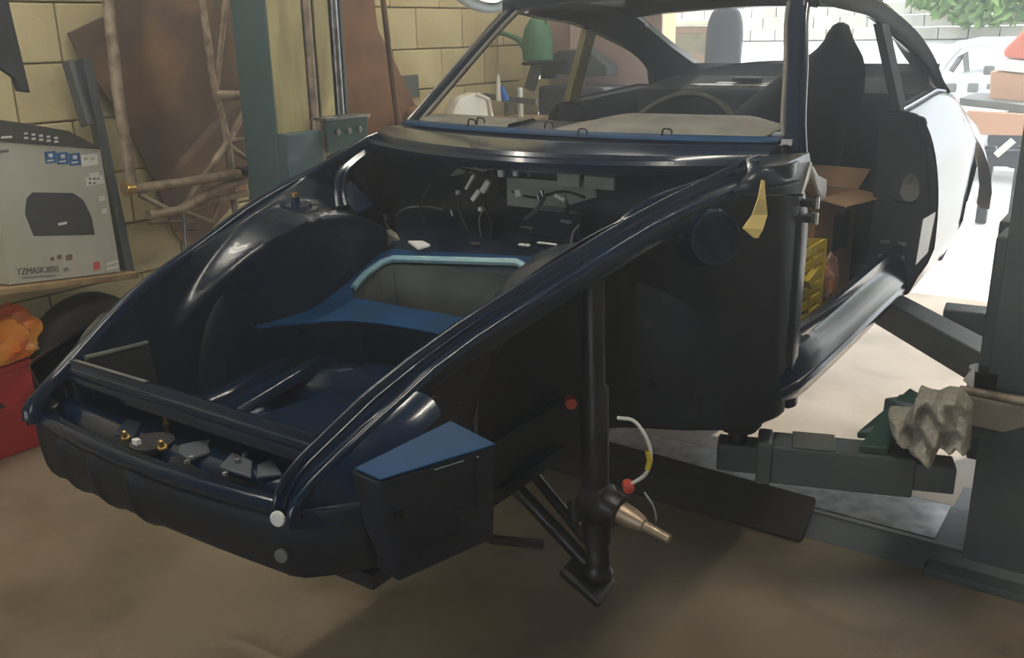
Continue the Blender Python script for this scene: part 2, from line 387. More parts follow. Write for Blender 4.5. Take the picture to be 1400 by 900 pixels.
def battery_box(sx):
    D = Vector((.513,-.71,.869)); Cc = Vector((.603,-.523,.880)); B = Vector((.528,-.548,.914)); A = Vector((.468,-.728,.885))
    E_ = at(545,797,x=.488); F_ = at(676,737,x=.585); G_ = Vector((.49,-.46,.66)); H_ = at(514,777,x=.455)
    mb = MB().add([A,D,Cc,B,H_,E_,F_,G_], [[0,1,2,3],[1,5,6,2],[0,4,5,1],[2,6,7,3],[4,7,6,5]])
    bld(mb, sx, 'battery_box', M['paint_in'], car, smooth=0, bevel=.005)
    top = MB().prism([A+Vector((.004,.004,.002)), D+Vector((0,-.001,.003)), Cc+Vector((.001,0,.003)), B+Vector((0,0,.003))], (0,0,.003))
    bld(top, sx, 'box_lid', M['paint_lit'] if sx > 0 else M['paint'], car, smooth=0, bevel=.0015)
    # pressed flutes and a stud on the outer face
    def face(u, v): a = D+(Cc-D)*u; b = E_+(F_-E_)*u; return a+(b-a)*v
    n = ((Cc-D).cross(E_-D)).normalized(); n = n if n.x > 0 else -n
    for u0, u1, v0, v1 in ((.44,.70,.02,.16), (.80,.84,.03,.55)):
        bld(MB().prism([face(u0,v0)+n*.001, face(u1,v0)+n*.001, face(u1-.03*(u1-u0>.1),v1)+n*.001, face(u0+.05*(u1-u0>.1),v1)+n*.001], n*.004), sx, 'pressed_flute', M['paint_in'], car, smooth=0, bevel=.0015)
    for u, v in ((.55,.78), (.10,.36)):
        bld(MB().lathe(face(u,v), n, [(0,.011),(.004,.011),(.004,.006),(.012,.006),(.013,.003)], 10), sx, 'bolt', M['satin'], car)
both(battery_box)

# trunk floor: spare wheel well, ribs, blue pan
g = []
for i in range(41):
    x = -.40 + .80*i/40; row = []
    for j in range(31):
        y = -.675 + .71*j/30
        d = math.hypot((x+.05)/.20, (y+.22)/.16)
        z = .735 - .04*sst(1.08,.90,d)
        row.append((x,y,z))
    g.append(row)
MB().grid(g).build('trunk_floor', M['paint'], car, smooth=80)
for pts in ([(-.285,-.46),(-.295,-.36),(-.325,-.24),(-.345,-.13),(-.345,-.03)], [(-.17,-.47),(-.205,-.33),(-.24,-.20),(-.265,-.08),(-.25,0)]):
    q0 = crom([(x,y,.738) for x,y in pts], 6)
    MB().grid([[v+Vector((o,0,h)) for o,h in ((-.024,-.006),(-.017,.014),(-.008,.019),(0,.014),(.008,.019),(.017,.014),(.024,-.006))] for v in q0]).build('floor_rib', M['paint'], car, smooth=80)
pan = [(x,y) for x,y,_z in (at(350,567,z=.757),at(400,550,z=.757),at(442,538,z=.757),at(458,508,z=.757),at(500,500,z=.757),at(545,508,z=.757))] + [(.34,-.20),(.35,-.64),(.02,-.64)]
MB().prism([(x,y,.737) for x,y in pan], (0,0,.020)).build('floor_pan', M['paint'], car, smooth=0, bevel=.010)

# fuel tank shelf with a rectangular opening
def zs(y): return .846 + max(0, y-.02)*.40
outer = [(-.375,-.215),(-.26,-.085),(-.20,-.045),(-.12,-.02),(0,-.01),(.20,-.015),(.36,-.02),(.362,.1),(.362,.335),(.10,.335),(-.34,.285),(-.362,.26),(-.362,.12),(-.372,-.02)]
hole = [(-.325,.10),(-.335,.16),(-.325,.215),(-.30,.24),(.08,.30),(.12,.285),(.145,.25),(.15,.11),(.13,.075),(-.29,.07)]
bmv = MB()
import bmesh
def ring_sheet(name, outer, hole, zf, m, parent, th):
    bm2 = bmesh.new(); es = []
    for loop in (outer, hole):
        vs = [bm2.verts.new((x,y,0)) for x,y in loop]; es += [bm2.edges.new((vs[i], vs[(i+1) % len(vs)])) for i in range(len(vs))]
    bmesh.ops.triangle_fill(bm2, edges=es, use_beauty=True)
    bm2.verts.index_update(); mb = MB(); mb.v = [(v.co.x, v.co.y, zf(v.co.y)) for v in bm2.verts]
    mb.f = []
    for f in bm2.faces:
        i = [v.index for v in f.verts]; mb.f.append(i if f.normal.z > 0 else i[::-1])
    bm2.free(); return mb.build(name, m, parent, smooth=0, solid=th)
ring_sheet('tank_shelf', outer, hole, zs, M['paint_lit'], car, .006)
MB().tube([(x,y+.006,zs(y)+.005) for x,y in hole[7:2:-1]+hole[2::-1]], .0105, 8).build('opening_rim', M['rim'], car)
MB().grid([[(x,y,zs(y)-.01) for x,y in hole],[(x*.98,y,.70) for x,y in hole]], wrap=True).add([(x,y,.70) for x,y in hole], [list(range(len(hole)))]).build('tank_well', M['bare'], car, smooth=0)
MB().grid([[(x,y+.003,zs(y)-.002) for x,y in outer[:8]],[(x,y+.02,.72) for x,y in outer[:8]]]).build('shelf_apron', M['paint_in'], car, smooth=30)
# raised flange along the shelf's right arm
MB().beam((-.372,-.205,.852), (-.43,.12,.892), .014, .012).build('shelf_flange', M['paint'], car, smooth=0, bevel=.002)
# scuttle floor and firewall
g = []
for i in range(21):
    x = -.56+1.12*i/20; k_ = x/.56
    g.append([(.355*k_,.27,zs(.27)-.012),(.385*k_,.36,.985),(.48*k_,.46,1.0),(x,.53,1.005),(x,.56,1.03),(x,.58,1.10),(x*1.08,.56,1.17),(x*1.1,.53,1.205)])
MB().grid(g).build('firewall', M['paint_in'], car, smooth=50)
# cowl: bonnet gutter, scuttle top and windscreen ledge
def bowc(x): return 1-min(1,(x/.64))**2
g = []
for i in range(41):
    x = -.645+1.29*i/40; b = bowc(x); s = x/.645
    yg = .505-.19*b; yw = .715-.10*b; zg = 1.232-.004*b
    g.append([(x,yg+.035,zg-.034),(x,yg+.010,zg-.026),(x,yg+.002,zg-.016),(x,yg,zg-.004),(x,yg+.006,zg+.006),(x,yg+.016,zg+.004),(x,yg+.022,zg-.022),(x,yg+.058,zg-.026),
              (x,yg+.066,zg+.002),(x,yg+.076,zg+.012),(x,yg+(yw-yg)*.6,zg+.028),(x*1.01,yw-.02,1.258),(x*1.015,yw-.006,1.252),(x*1.015,yw,1.252),(x*1.015,yw+.008,1.268),(x*1.015,yw+.02,1.270)])
MB().grid(g).build('cowl_panel', M['paint'], car, smooth=28)
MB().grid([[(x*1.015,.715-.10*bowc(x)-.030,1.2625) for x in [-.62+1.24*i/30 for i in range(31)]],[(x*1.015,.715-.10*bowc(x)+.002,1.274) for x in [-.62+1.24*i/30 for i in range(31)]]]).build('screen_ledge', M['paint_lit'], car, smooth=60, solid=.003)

MB().tube([(-.352,-.668,.905),(-.385,-.50,.885)], .006, 8).build('corner_flange', M['bare'], car)
MB().prism([(-.350,-.672,.900),(-.384,-.50,.878),(-.36,-.50,.76),(-.335,-.672,.78)], (.004,0,0)).build('corner_recess', M['black'], car, smooth=0)
MB().prism([(-.345,-.700,.9095),(-.10,-.7005,.9105),(-.10,-.692,.9105),(-.345,-.692,.9095)], (0,0,.0015)).build('edge_strip', M['bare'], car, smooth=0)
# air box and plates on the bulkhead
MB().box((.10,.50,1.035),(.17,.09,.075)).build('air_box', M['paint'], car, smooth=0, bevel=.008)
MB().box((-.02,.555,1.10),(.20,.012,.085)).build('bulkhead_plate', M['plate_grey'], car, smooth=0, bevel=.004)
MB().box((.13,.55,1.12),(.10,.012,.06),(Vector((.9,0,.3)),Y,Vector((-.3,0,.9)))).build('bulkhead_plate', M['plate_grey'], car, smooth=0, bevel=.004)
MB().lathe((-.20,.565,1.11),(0,-1,0),[(0,.055),(.012,.052),(.014,.040),(.004,.036),(.003,.001)],22).build('bulkhead_boss', M['satin'], car)
MB().prism([(-.33,.55,1.13),(-.16,.55,1.16),(-.14,.55,1.19),(-.26,.55,1.19)],(0,.006,0)).build('bulkhead_plate', M['plate_grey'], car, smooth=0)

# ---------------- scuttle side, door pillar, sill
def scuttle(sx):
    a = [(.618,.50,1.240),(.655,.60,1.243),(.700,.715,1.238),(.704,.722,1.212),(.712,.645,1.140),(.678,.46,1.170),(.650,.36,1.190),(.640,.46,1.218)]
    c = Vector((.672,.53,1.215))
    bld(MB().add([c]+a, [[0,i+1,(i+1) % 8+1] for i in range(8)]), sx, 'scuttle_side', M['paint_in'], car, smooth=50, solid=.004)
    bld(MB().tube([(.650,.36,1.187),(.668,.42,1.172),(.684,.49,1.164),(.713,.645,1.142)], .004, 6), sx, 'seam', M['paint'], car)
    bld(MB().tube([(.712,.645,1.140),(.710,.69,1.18),(.704,.722,1.212)], .005, 6), sx, 'seam', M['white'] if sx>0 else M['paint'], car)
    # round vent pressing in the rear wall of the wheel housing
    n = Vector((.80,-.55,.25)).normalized(); n2 = Vector((.55,-.82,.1)).normalized()
    c = at(976,326,x=.645); n2 = Vector((.72,-.68,.12)).normalized()
    bld(MB().lathe(c-n2*.03, n2, [(-.02,.074),(.030,.066),(.044,.060),(.044,.054),(.030,.047),(.006,.040),(.004,.001)], 24), sx, 'vent_pressing', M['paint'], car, smooth=50)
    bld(MB().lathe(c+n2*.0045+Vector((-.012,-.010,.0)), n2, [(0,.024),(.003,.022),(.004,.001)], 18), sx, 'vent_hole', M['black'], car)
    # door pillar
    rows = []
    for z in [1.178-.63*i/18 for i in range(19)]:
        k = sst(.70,.55,z); o = .02*sst(1.05,1.178,z)
        rows.append([(.60,.665+.05*k,z),(.704-o,.645+.05*k,z),(.712-o,.650+.06*k,z),(.715-o,.662+.06*k,z),(.712-o,.72+.03*k,z),(.66,.73+.03*k,z),(.60,.73,z)])
    bld(MB().grid(rows, wrap=True), sx, 'door_pillar', M['paint_in'], car, smooth=50)
    for z in (1.115, 1.075):
        bld(MB().box((.718,.70,z), (.028,.05,.018)), sx, 'hinge', M['satin'], car, smooth=0, bevel=.003)
        bld(MB().lathe((.735,.70,z-.014), Z, [(0,.007),(.03,.007)], 10), sx, 'hinge_pin', M['chrome'], car)
    # sill
    S = [(.58,.60),(.610,.680),(.650,.732),(.690,.768),(.702,.762),(.704,.735),(.700,.725),(.712,.705),(.724,.668),(.731,.648),(.735,.640),(.731,.630),(.728,.622),(.735,.612),(.733,.603),(.722,.575),(.690,.552),(.60,.545)]
    rows = []
    for i in range(14):
        y = .60+1.28*i/13; k = sst(.9,1.8,y); f = sst(.74,.60,y)
        rows.append([(x+.018*k-.02*f*(x>.7), y+(.10*f if z<.6 else 0), z+.035*k) for x,z in S])
    bld(MB().grid(rows), sx, 'door_sill', M['paint'], car, smooth=45)
both(scuttle)

# ---------------- pillars and roof
M['strap'] = mat('tan_taped_pillar',(.34,.31,.15),.8,c2=(.28,.25,.13),scale=12)
C1 = [(.520,1.15,1.648),(.545,1.40,1.648),(.562,1.78,1.615),(.592,2.15,1.530),(.618,2.40,1.430),(.648,2.50,1.330),(.668,2.56,1.280)]
C2 = [(.535,1.165,1.612),(.570,1.40,1.590),(.580,1.65,1.570),(.586,1.90,1.522),(.604,2.27,1.430),(.632,2.52,1.305),(.655,2.56,1.275)]
WE = [(.500,1.16,1.640),(.505,1.45,1.646),(.505,1.80,1.642),(.500,2.06,1.612),(.490,2.40,1.490),(.490,2.68,1.400),(.50,2.72,1.385)]
def pillars(sx):
    p = crom([(.690,.745,1.226),(.652,.83,1.31),(.602,.97,1.44),(.556,1.085,1.55),(.532,1.165,1.612)], 5)
    q = [v + Vector((-.050,-.022,.004)) for v in p]
    rows = []
    for a, b in zip(p, q):
        t = Vector((-.4,.9,1)).normalized(); o = (a-b).normalized(); u = t.cross(o).normalized(); u = u if u.y < 0 else -u
        rows.append([a-u*.012, a+u*.002, a+u*.012+o*-.004, a+u*.016-o*.010, a+u*.009-o*.014, a+u*.009-o*.022, a+u*.017-o*.026, b+u*.016, b+u*.004-o*.004, b-u*.012, b-u*.022+o*.012, a-u*.022-o*.008])
    bld(MB().grid(rows, wrap=True), sx, 'windscreen_pillar', M['paint'], car, smooth=45)
    bld(MB().tube([v+Vector((-.008,.004,0)) for v in q], .0065, 8), sx, 'pillar_sealant', M['tape'] if False else M['dash'], car)
    c1 = crom(C1, 5); c2 = crom(C2, 5); we = crom(WE, 5); ch = []
    rows = []
    for a, b, w in zip(c1, c2, we):
        a = a+Vector((.005,0,0)); b = b+Vector((-.004,0,0)); i = b + Vector((-.022,0,.004)); i2 = w + Vector((0,0,-.025))
        ch.append([b+Vector((.001,0,-.001)), b+(a-b)*.5+Vector((.003,0,-.004)), a+Vector((.002,0,-.003)), a+Vector((.004,0,.002))])
        rows.append([b, b+(a-b)*.5, a, a+(w-a)*.5+Vector((0,0,.012)), w, i2, (i+i2)/2+Vector((.01,0,.01)), i])
    bld(MB().grid(rows, wrap=True), sx, 'cant_rail', M['paint'], car, smooth=45)
    bld(MB().grid(ch), sx, 'rain_gutter', M['cabin'], car, smooth=45, solid=.002)
    # centre pillar
    rows = []
    for t in [i/8 for i in range(9)]:
        a = Vector((.672,1.805,1.262)).lerp(Vector((.583,1.80,1.548)), t); w = .046
        rows.append([a+Vector((.002,-w*.9,0)), a+Vector((.004,w,0)), a+Vector((-.022,w,0)), a+Vector((-.026,-w*.9,0))])
    bld(MB().grid(rows, wrap=True), sx, 'centre_pillar', M['cabin'] if sx > 0 else M['strap'], car, smooth=0)
both(pillars)
# roof skin + header
g = []
for a in crom(WE[:4], 5):
    g.append([(a.x*k, a.y-(.075*(1-k*k) if a.y < 1.2 else .075*(1-k*k)*max(0,(1.6-a.y)/.44) if a.y<1.6 else -.03*(1-k*k)*sst(1.8,2.1,a.y)), a.z+.03*(1-k*k)) for k in [(-1+2*i/16) for i in range(17)]])
MB().grid(g).build('roof_skin', M['paint'], car, smooth=60, solid=.006)
for nm, y0, zz, hw in (('windscreen_header',1.165,1.612,.545),('rear_window_header',2.03,1.596,.50)):
    rows = []
    for i in range(21):
        k = -1+2*i/20; bw = (.075 if y0 < 1.5 else -.03)*(1-k*k); c = Vector((k*hw, y0-bw, zz+.026*(1-k*k)))
        dz = .012*abs(k)**6 if y0 < 1.5 else 0
        rows.append([c+Vector((0,-.012,-dz)), c+Vector((0,-.016,.03)), c+Vector((0,.0,.045)), c+Vector((0,.055,.045)), c+Vector((0,.055,.004)), c+Vector((0,.02,-.006-dz))])
    MB().grid(rows, wrap=True).build(nm, M['paint'], car, smooth=50)

# ---------------- rear quarter, arch, deck
def quarter(sx):
    BELT = [(1.80,.674,1.262),(2.10,.664,1.276),(2.40,.656,1.292),(2.56,.668,1.278),(2.75,.700,1.20),(3.0,.715,1.12),(3.2,.715,1.03),(3.4,.69,.93)]
    ya, za, ra = 2.62, .70, .40
    rows = []; ys = [1.80+.04*i for i in range(41)]
    for y in ys:
        bx, bz = interp(y, BELT)
        d = y-ya
        zl = .622+.05*sst(1.8,2.2,y)
        if abs(d) < ra: zl = max(zl, za+math.sqrt(ra*ra-d*d))
        elif d > 0: zl = .74
        mx = .826+.004*sst(1.8,2.3,y)-.06*sst(2.9,3.4,y); ex = .36+.45*sst(2.3,2.75,y); row = []
        for i in range(17):
            t = (i/16)**1.5; z = bz+(zl-bz)*t
            h = (bz-z)
            x = bx + (mx-bx)*math.sin(min(1,h/.42)*math.pi/2)**ex
            x -= .07*sst(.80,.60,z)*(1 if y<2.3 else .6)
            row.append((x,y,z))
        if abs(d) < ra+.04: row += [(row[-1][0]+.006,y,zl-.006),(row[-1][0]-.035,y,zl-.004),(row[-1][0]-.05,y,zl+.02)]
        else: row += [(row[-1][0]-.01,y,zl-.008),(row[-1][0]-.035,y,zl-.01),(row[-1][0]-.05,y,zl+.01)]
        rows.append(row)
    bld(MB().grid(rows), sx, 'rear_quarter', M['paint'], car, smooth=60)
    bld(MB().tube([Vector(r[0])+Vector((-.004,0,.004)) for r in rows[:20]], .007, 6), sx, 'window_rail', M['paint'] , car)
    bld(MB().grid([[Vector(r[0])+Vector((-.01,0,.002)) for r in rows[:20]], [Vector(r[0])+Vector((-.05,0,-.002)) for r in rows[:20]], [Vector(r[0])+Vector((-.06,0,-.2)) for r in rows[:20]], [Vector(r[0])+Vector((-.06,0,-.62)) for r in rows[:20]]]), sx, 'quarter_lining', M['cabin'], car, smooth=30)
    # door shut face on the centre post, rounded upper corner
    prof = [(p[0]-.004, 1.797, p[2]) for p in rows[0][:17]]
    prof = [Vector((.700,1.797,1.256)), Vector((.745,1.797,1.238))] + [v for v in map(Vector, prof) if v.z < 1.205]
    poly = prof + [Vector((.66,1.797,.63)),Vector((.60,1.797,.72)),Vector((.60,1.797,1.25))]
    bld(MB().prism(poly, (0,.03,0)), sx, 'door_shut_face', M['cabin'], car, smooth=0, bevel=.006)
    inn = [v + Vector((-.022,-.002,0)) for v in prof[1:-2]]
    bld(MB().tube(inn, .006, 6), sx, 'seal_channel', M['cabin'], car)
    bld(MB().prism([(.725+.034*math.cos(t)*(1 if math.sin(t)<0 else .85),1.797,1.0+.050*math.sin(t)) for t in [2*math.pi*i/18 for i in range(18)]],(0,-.004,0)), sx, 'latch_plate', M['dash'], car, smooth=0)
    bld(MB().box((.722,1.790,1.03), (.020,.02,.024)), sx, 'striker', M['steel'], car, smooth=0, bevel=.003)
    bld(MB().tube([(.675,1.792,.955),(.70,1.790,.948),(.74,1.790,.948),(.752,1.792,.96)], .005, 6), sx, 'latch_lip', M['paint'], car)
    for xx,zz in ((.66,.80),(.72,.80),(.66,.75),(.715,.75),(.67,.71)): bld(MB().box((xx,1.794,zz), (.034,.012,.014)), sx, 'slot_glint_patch', M['steel'], car, smooth=0, bevel=.002)  # bright patches painting reflections and floor light seen through the slots
both(quarter)
# stickers of paper on the left rear quarter
MB().add([at(1262,300,x=.828),at(1279,290,x=.828),at(1268,345,x=.828),at(1252,362,x=.828)], [[0,1,2,3]]).build('paper_sticker', M['white'], car, smooth=0, solid=.002)
g = []
for y, zc, zs_, hw in ((2.66,1.398,1.30,.60),(2.72,1.372,1.24,.66),(2.95,1.26,1.13,.715),(3.2,1.10,1.02,.715),(3.4,.93,.92,.69),(3.42,.70,.70,.66)):
    g.append([(hw*k, y+.02*(1-k*k), zs_+(zc-zs_)*(1-abs(k)**2.6)) for k in [(-1+2*i/18) for i in range(19)]])
MB().grid(g).build('rear_deck', M['paint'], car, smooth=50)
# cabin shell
MB().box((0,1.46,.575), (1.30,1.78,.03)).build('cabin_floor', M['cabin'], car, smooth=0)
MB().add([(-.11,.6,.59),(.11,.6,.59),(.08,.6,.74),(-.08,.6,.74),(-.11,2.2,.59),(.11,2.2,.59),(.08,2.2,.80),(-.08,2.2,.80)], [[0,1,5,4],[1,2,6,5],[2,3,7,6],[3,0,4,7]]).build('centre_tunnel', M['cabin'], car, smooth=0, bevel=.02)
MB().grid([[(x,2.26,.60),(x,2.27,.78),(x,2.28,.95),(x,2.29,1.26),(x,2.31,1.285),(x,2.66,1.33),(x,2.70,1.385)] for x in [(-.60+1.2*i/12) for i in range(13)]]).build('rear_bulkhead', M['cabin'], car, smooth=40)
for i,(x0,x1,y) in enumerate(((-.36,.10,2.32),(-.27,.14,2.40),(-.20,.18,2.48))):
    MB().prism([(x0,y,1.297+.05*(y-2.29)),(x1,y,1.297+.05*(y-2.29)),(x1,y+.035,1.302+.05*(y-2.29)),(x0,y+.035,1.302+.05*(y-2.29))],(0,0,.006)).build('shelf_louvre', M['steel'], car, smooth=0)
MB().box((-.13,2.42,1.325),(.12,.05,.02)).build('shelf_tray', M['satin'], car, smooth=0, bevel=.004)
# dashboard
g = []
for i in range(25):
    x = -.62+1.24*i/24; b = 1-(x/.66)**2
    g.append([(x,.735-.10*b,1.250),(x,.745-.10*b,1.268),(x,.80-.05*b,1.277),(x,.90,1.272),(x,.935,1.255),(x,.94,1.20),(x,.92,1.10),(x,.86,1.0)])
MB().grid(g).build('dashboard', M['paint_in'], car, smooth=50)
g = []
for i in range(21):
    x = -.02+.60*i/20; e = min(1, (i/5), ((20-i)/4)); e = sst(0,1,e); b = 1-(x/.66)**2
    y0 = .755-.10*b
    g.append([(x,y0,1.268),(x,y0+.012,1.274+.010*e),(x,y0+.10,1.280+.028*e),(x,y0+.20,1.282+.026*e),(x,y0+.24,1.278+.010*e),(x,y0+.25,1.24)])
MB().grid(g).build('instrument_hood', M['dash'], car, smooth=50)
g=[]
for i in range(13):
    x = -.585+.40*i/12; b = 1-(x/.66)**2
    g.append([(x,.742-.10*b,1.270),(x,.752-.10*b,1.281),(x,.84-.05*b,1.287),(x,.86-.05*b,1.276)])
MB().grid(g).build('dash_top_skin', M['dash'], car, smooth=50)
for px, py in ((640,172),(652,170),(745,176),(905,186),(790,186)):
    p = at(px,py,z=1.285)
    MB().tube(crom([p, p+Vector((.004,.0,.018)), p+Vector((.022,.004,.016)), p+Vector((.026,.002,.004))],4), .0025, 6).build('dash_clip', M['satin'], car)
# steering wheel
sw = empty('steering_wheel', (.165,1.12,1.165)); sw.parent = car; sw.location = Vector((.165,1.12,1.165))-car.location
c = Vector((.145,1.13,1.165)); ax = Vector((0,-.86,.50)).normalized(); e1 = X; e2 = ax.cross(e1).normalized(); e2 = e2 if e2.z>0 else -e2
MB().tube([c+e1*(.203*math.cos(a))+e2*(.203*math.sin(a)) for a in [2*math.pi*i/40 for i in range(40)]], .0125, 10, closed=True).build('wheel_rim', M['grey'], sw)
mb = MB().lathe(c-ax*.05, ax, [(0,.05),(.03,.055),(.04,.045)], 16)
mb.build('wheel_hub', M['black'], sw)
for a in (.5,2.64,4.71): MB().beam(c-ax*.02, c+e1*(.185*math.cos(a))+e2*(.185*math.sin(a)), .03, .006, ax).build('wheel_spoke', M['satin'], sw, smooth=0)
MB().tube([c-ax*.05, c-ax*.05+Vector((0,-.25,-.16))*-1*0+Vector((0,-.30,-.17))], .03, 10).build('steering_column', M['satin'], sw)

# ---------------- suspension (left shows; the right is its twin)
def susp(sx):
    bld(MB().tube([(.478,.01,1.10),(.487,.005,.80),(.49,.004,.79),(.497,0,.52),(.50,0,.44)], [.027,.027,.033,.033,.030], 14), sx, 'strut', M['satin'], car)
    bld(MB().tube(crom([(.50,0,.47),(.505,-.005,.42),(.515,-.015,.37),(.51,-.015,.335)],4), [.034]*5+[.028]*5+[.038]*3, 12), sx, 'ball_joint', M['satin'], car)
    j = Vector((.515,-.02,.335))
    for a, b, r in ((j+Vector((-.025,.015,.01)), Vector((.275,-.02,.515)), .017), (j+Vector((-.015,.04,.03)), Vector((.27,.06,.52)), .013)):
        bld(MB().tube([a,b], r, 10), sx, 'control_arm', M['satin'], car)
    bld(MB().box(j+Vector((-.02,-.005,-.008)), (.12,.10,.025), (Vector((.83,.1,-.55)).normalized(), Vector((-.1,1,0)).normalized(), Vector((.55,0,.83)).normalized())), sx, 'arm_plate', M['satin'], car, smooth=0, bevel=.008)
    bld(MB().lathe((.43,.03,.43), (-.3,.3,.8), [(0,.018),(.05,.018)], 12), sx, 'bump_bush', M['black'], car)
    bld(MB().lathe((.53,.0,.515), (1,-.05,-.22), [(-.06,.045),(-.01,.048),(.0,.040),(.035,.040),(.036,.030)], 16), sx, 'hub_carrier', M['satin'], car)
    bld(MB().lathe((.565,0,.507), (1,-.05,-.22), [(0,.026),(.03,.024),(.06,.016),(.062,.012),(.125,.011),(.128,.006)], 14), sx, 'stub_axle', M['brass'] if False else M['axle'], car)
    bld(MB().tube([(.1,-.17,.44),(.34,-.17,.45),(.42,-.10,.43)], .012, 8), sx, 'anti_roll_bar', M['satin'], car)
    bld(MB().tube(crom([(.535,.03,.72),(.575,.04,.715),(.610,.045,.66),(.605,.04,.60),(.57,.03,.565)],5), .0045, 8), sx, 'brake_hose', M['white'], car)
    bld(MB().tube([(.606,.042,.652),(.611,.044,.63),(.607,.041,.608)], .007, 8), sx, 'hose_tag', M['yellow'], car)
    bld(MB().lathe((.565,.03,.56), (.6,-.8,0), [(-.012,.013),(.014,.013),(.016,.009)], 12), sx, 'red_cap', M['print_red'], car)
    bld(MB().lathe((.45,-.03,.76), (.6,-.8,0), [(-.012,.013),(.014,.013)], 12), sx, 'red_plug', M['print_red'], car)
    bld(MB().tube(crom([(.60,.04,.55),(.625,.04,.52),(.635,.03,.49),(.60,.03,.475)],4), .003, 6), sx, 'clip_wire', M['steel'], car)
M['axle'] = mat('greasy_tan_axle', (.42,.34,.24), .4, .6, c2=(.3,.2,.13), scale=30)
both(susp)
# underside: close the nose and the sills
MB().box((0,-.30,.605),(.80,.66,.03)).build('underbody', M['paint_in'], car, smooth=0)
MB().box((0,.62,.60),(1.36,.10,.14)).build('toe_board', M['paint_in'], car, smooth=0, bevel=.02)

# ================================================================== lift
def post(sx, label):
    """C-section column; its mouth faces the car"""
    xi, xo = (1.135, 1.42) if sx > 0 else (-1.66, -1.865); s = 1 if sx > 0 else -1
    y0, y1 = 1.06, 1.50
    e = empty('lift_post', ((xi+xo)/2, (y0+y1)/2, 0)); tag(e, label, 'lift post')
    H = 3.2
    mc = M['teal'] if sx < 0 else M['lift_dark']
    MB().box(((xi+xo)/2, y0+.006, H/2+.02), (abs(xo-xi), .012, H)).build('side_plate', mc, e, smooth=0, bevel=.003)
    MB().box(((xi+xo)/2, y1-.006, H/2+.02), (abs(xo-xi), .012, H)).build('side_plate', mc, e, smooth=0, bevel=.003)
    MB().box((xo-.006*s, (y0+y1)/2, H/2+.02), (.012, y1-y0-.024, H)).build('back_plate', M['cream'] if sx < 0 else mc, e, smooth=0)
    for yy, w in ((y0+.105,.19),(y0+.315,.085)):
        MB().box((xi+.006*s, yy, H/2+.02), (.012, w, H)).build('front_flange', M['cream'] if sx<0 else mc, e, smooth=0, bevel=.003)
    MB().tube([(xi+.012*s, y0+.237, .05), (xi+.012*s, y0+.237, H)], .022, 14).build('lift_screw', M['pole'], e)
    MB().box((xi+.16*s, y0+.16, H/2), (.02, .10, H-.1)).build('guide_strip', M['cream'] if sx < 0 else mc, e, smooth=0)
    MB().tube([(xi+.02*s, y1-.035, .05), (xi+.02*s, y1-.035, H)], .022, 12).build('guide_rod', M['steel'] if sx<0 else M['satin'], e)
    MB().box(((xi+xo)/2, (y0+y1)/2, .012), (.46, .62, .024)).build('base_plate', M['lift_dark'], e, smooth=0, bevel=.004)
    return e, xi, s
pl, xi, s = post(-1, 'teal lift post with greasy cream inner channel, behind the car by the block wall')
# carriage on the left post
c = sub('carriage', (-1.62, 1.27, .45), pl)
MB().box((-1.69,1.175,.80), (.15,.215,.70)).build('carriage_body', M['teal'], c, smooth=0, bevel=.006)
MB().box((-1.64,1.30,.85), (.03,.03,.70)).build('guide_bar', M['pole'], c, smooth=0)
MB().box((-1.60,1.42,1.12), (.012,.26,.14)).build('bolt_plate', M['green'], c, smooth=0, bevel=.003)
MB().box((-1.63,1.42,1.195), (.10,.28,.012)).build('top_plate', M['steel'], c, smooth=0, bevel=.002)
for k in range(3):
    MB().lathe((-1.594,1.35+.07*k,1.135), X, [(0,.014),(.010,.014),(.012,.008)], 6).build('bolt_head', M['steel'], c, smooth=0)
pr, xi, s = post(1, 'dark lift post with carriage and two swing arms, at the right edge')
c2 = sub('carriage', (1.12, 1.27, .42), pr)
MB().box((1.145,1.30,.66), (.09,.36,.66)).build('carriage_body', M['lift_dark'], c2, smooth=0, bevel=.006)
MB().box((1.13,1.40,.92), (.10,.20,.16)).build('carriage_block', M['lift_dark'], c2, smooth=0, bevel=.004)
MB().box((1.16,1.38,1.005), (.08,.14,.012)).build('top_plate', M['steel'], c2, smooth=0)
mp = mat('worn_pale_stencil', (.17,.18,.18), .7)
# fragment of the worn stencil that the frame shows
ab = (Vector((1.098,1.30,.85)))
for dy, dz, w, h in ((.0,.02,.10,.028),(.02,-.055,.06,.028),(.055,-.085,.028,.06),(0,-.10,.04,.02)):
    MB().box((1.099, 1.27+dy-.05, .80+dz), (.002, w, h)).build('stencil', mp, c2, smooth=0, bevel=.0008)

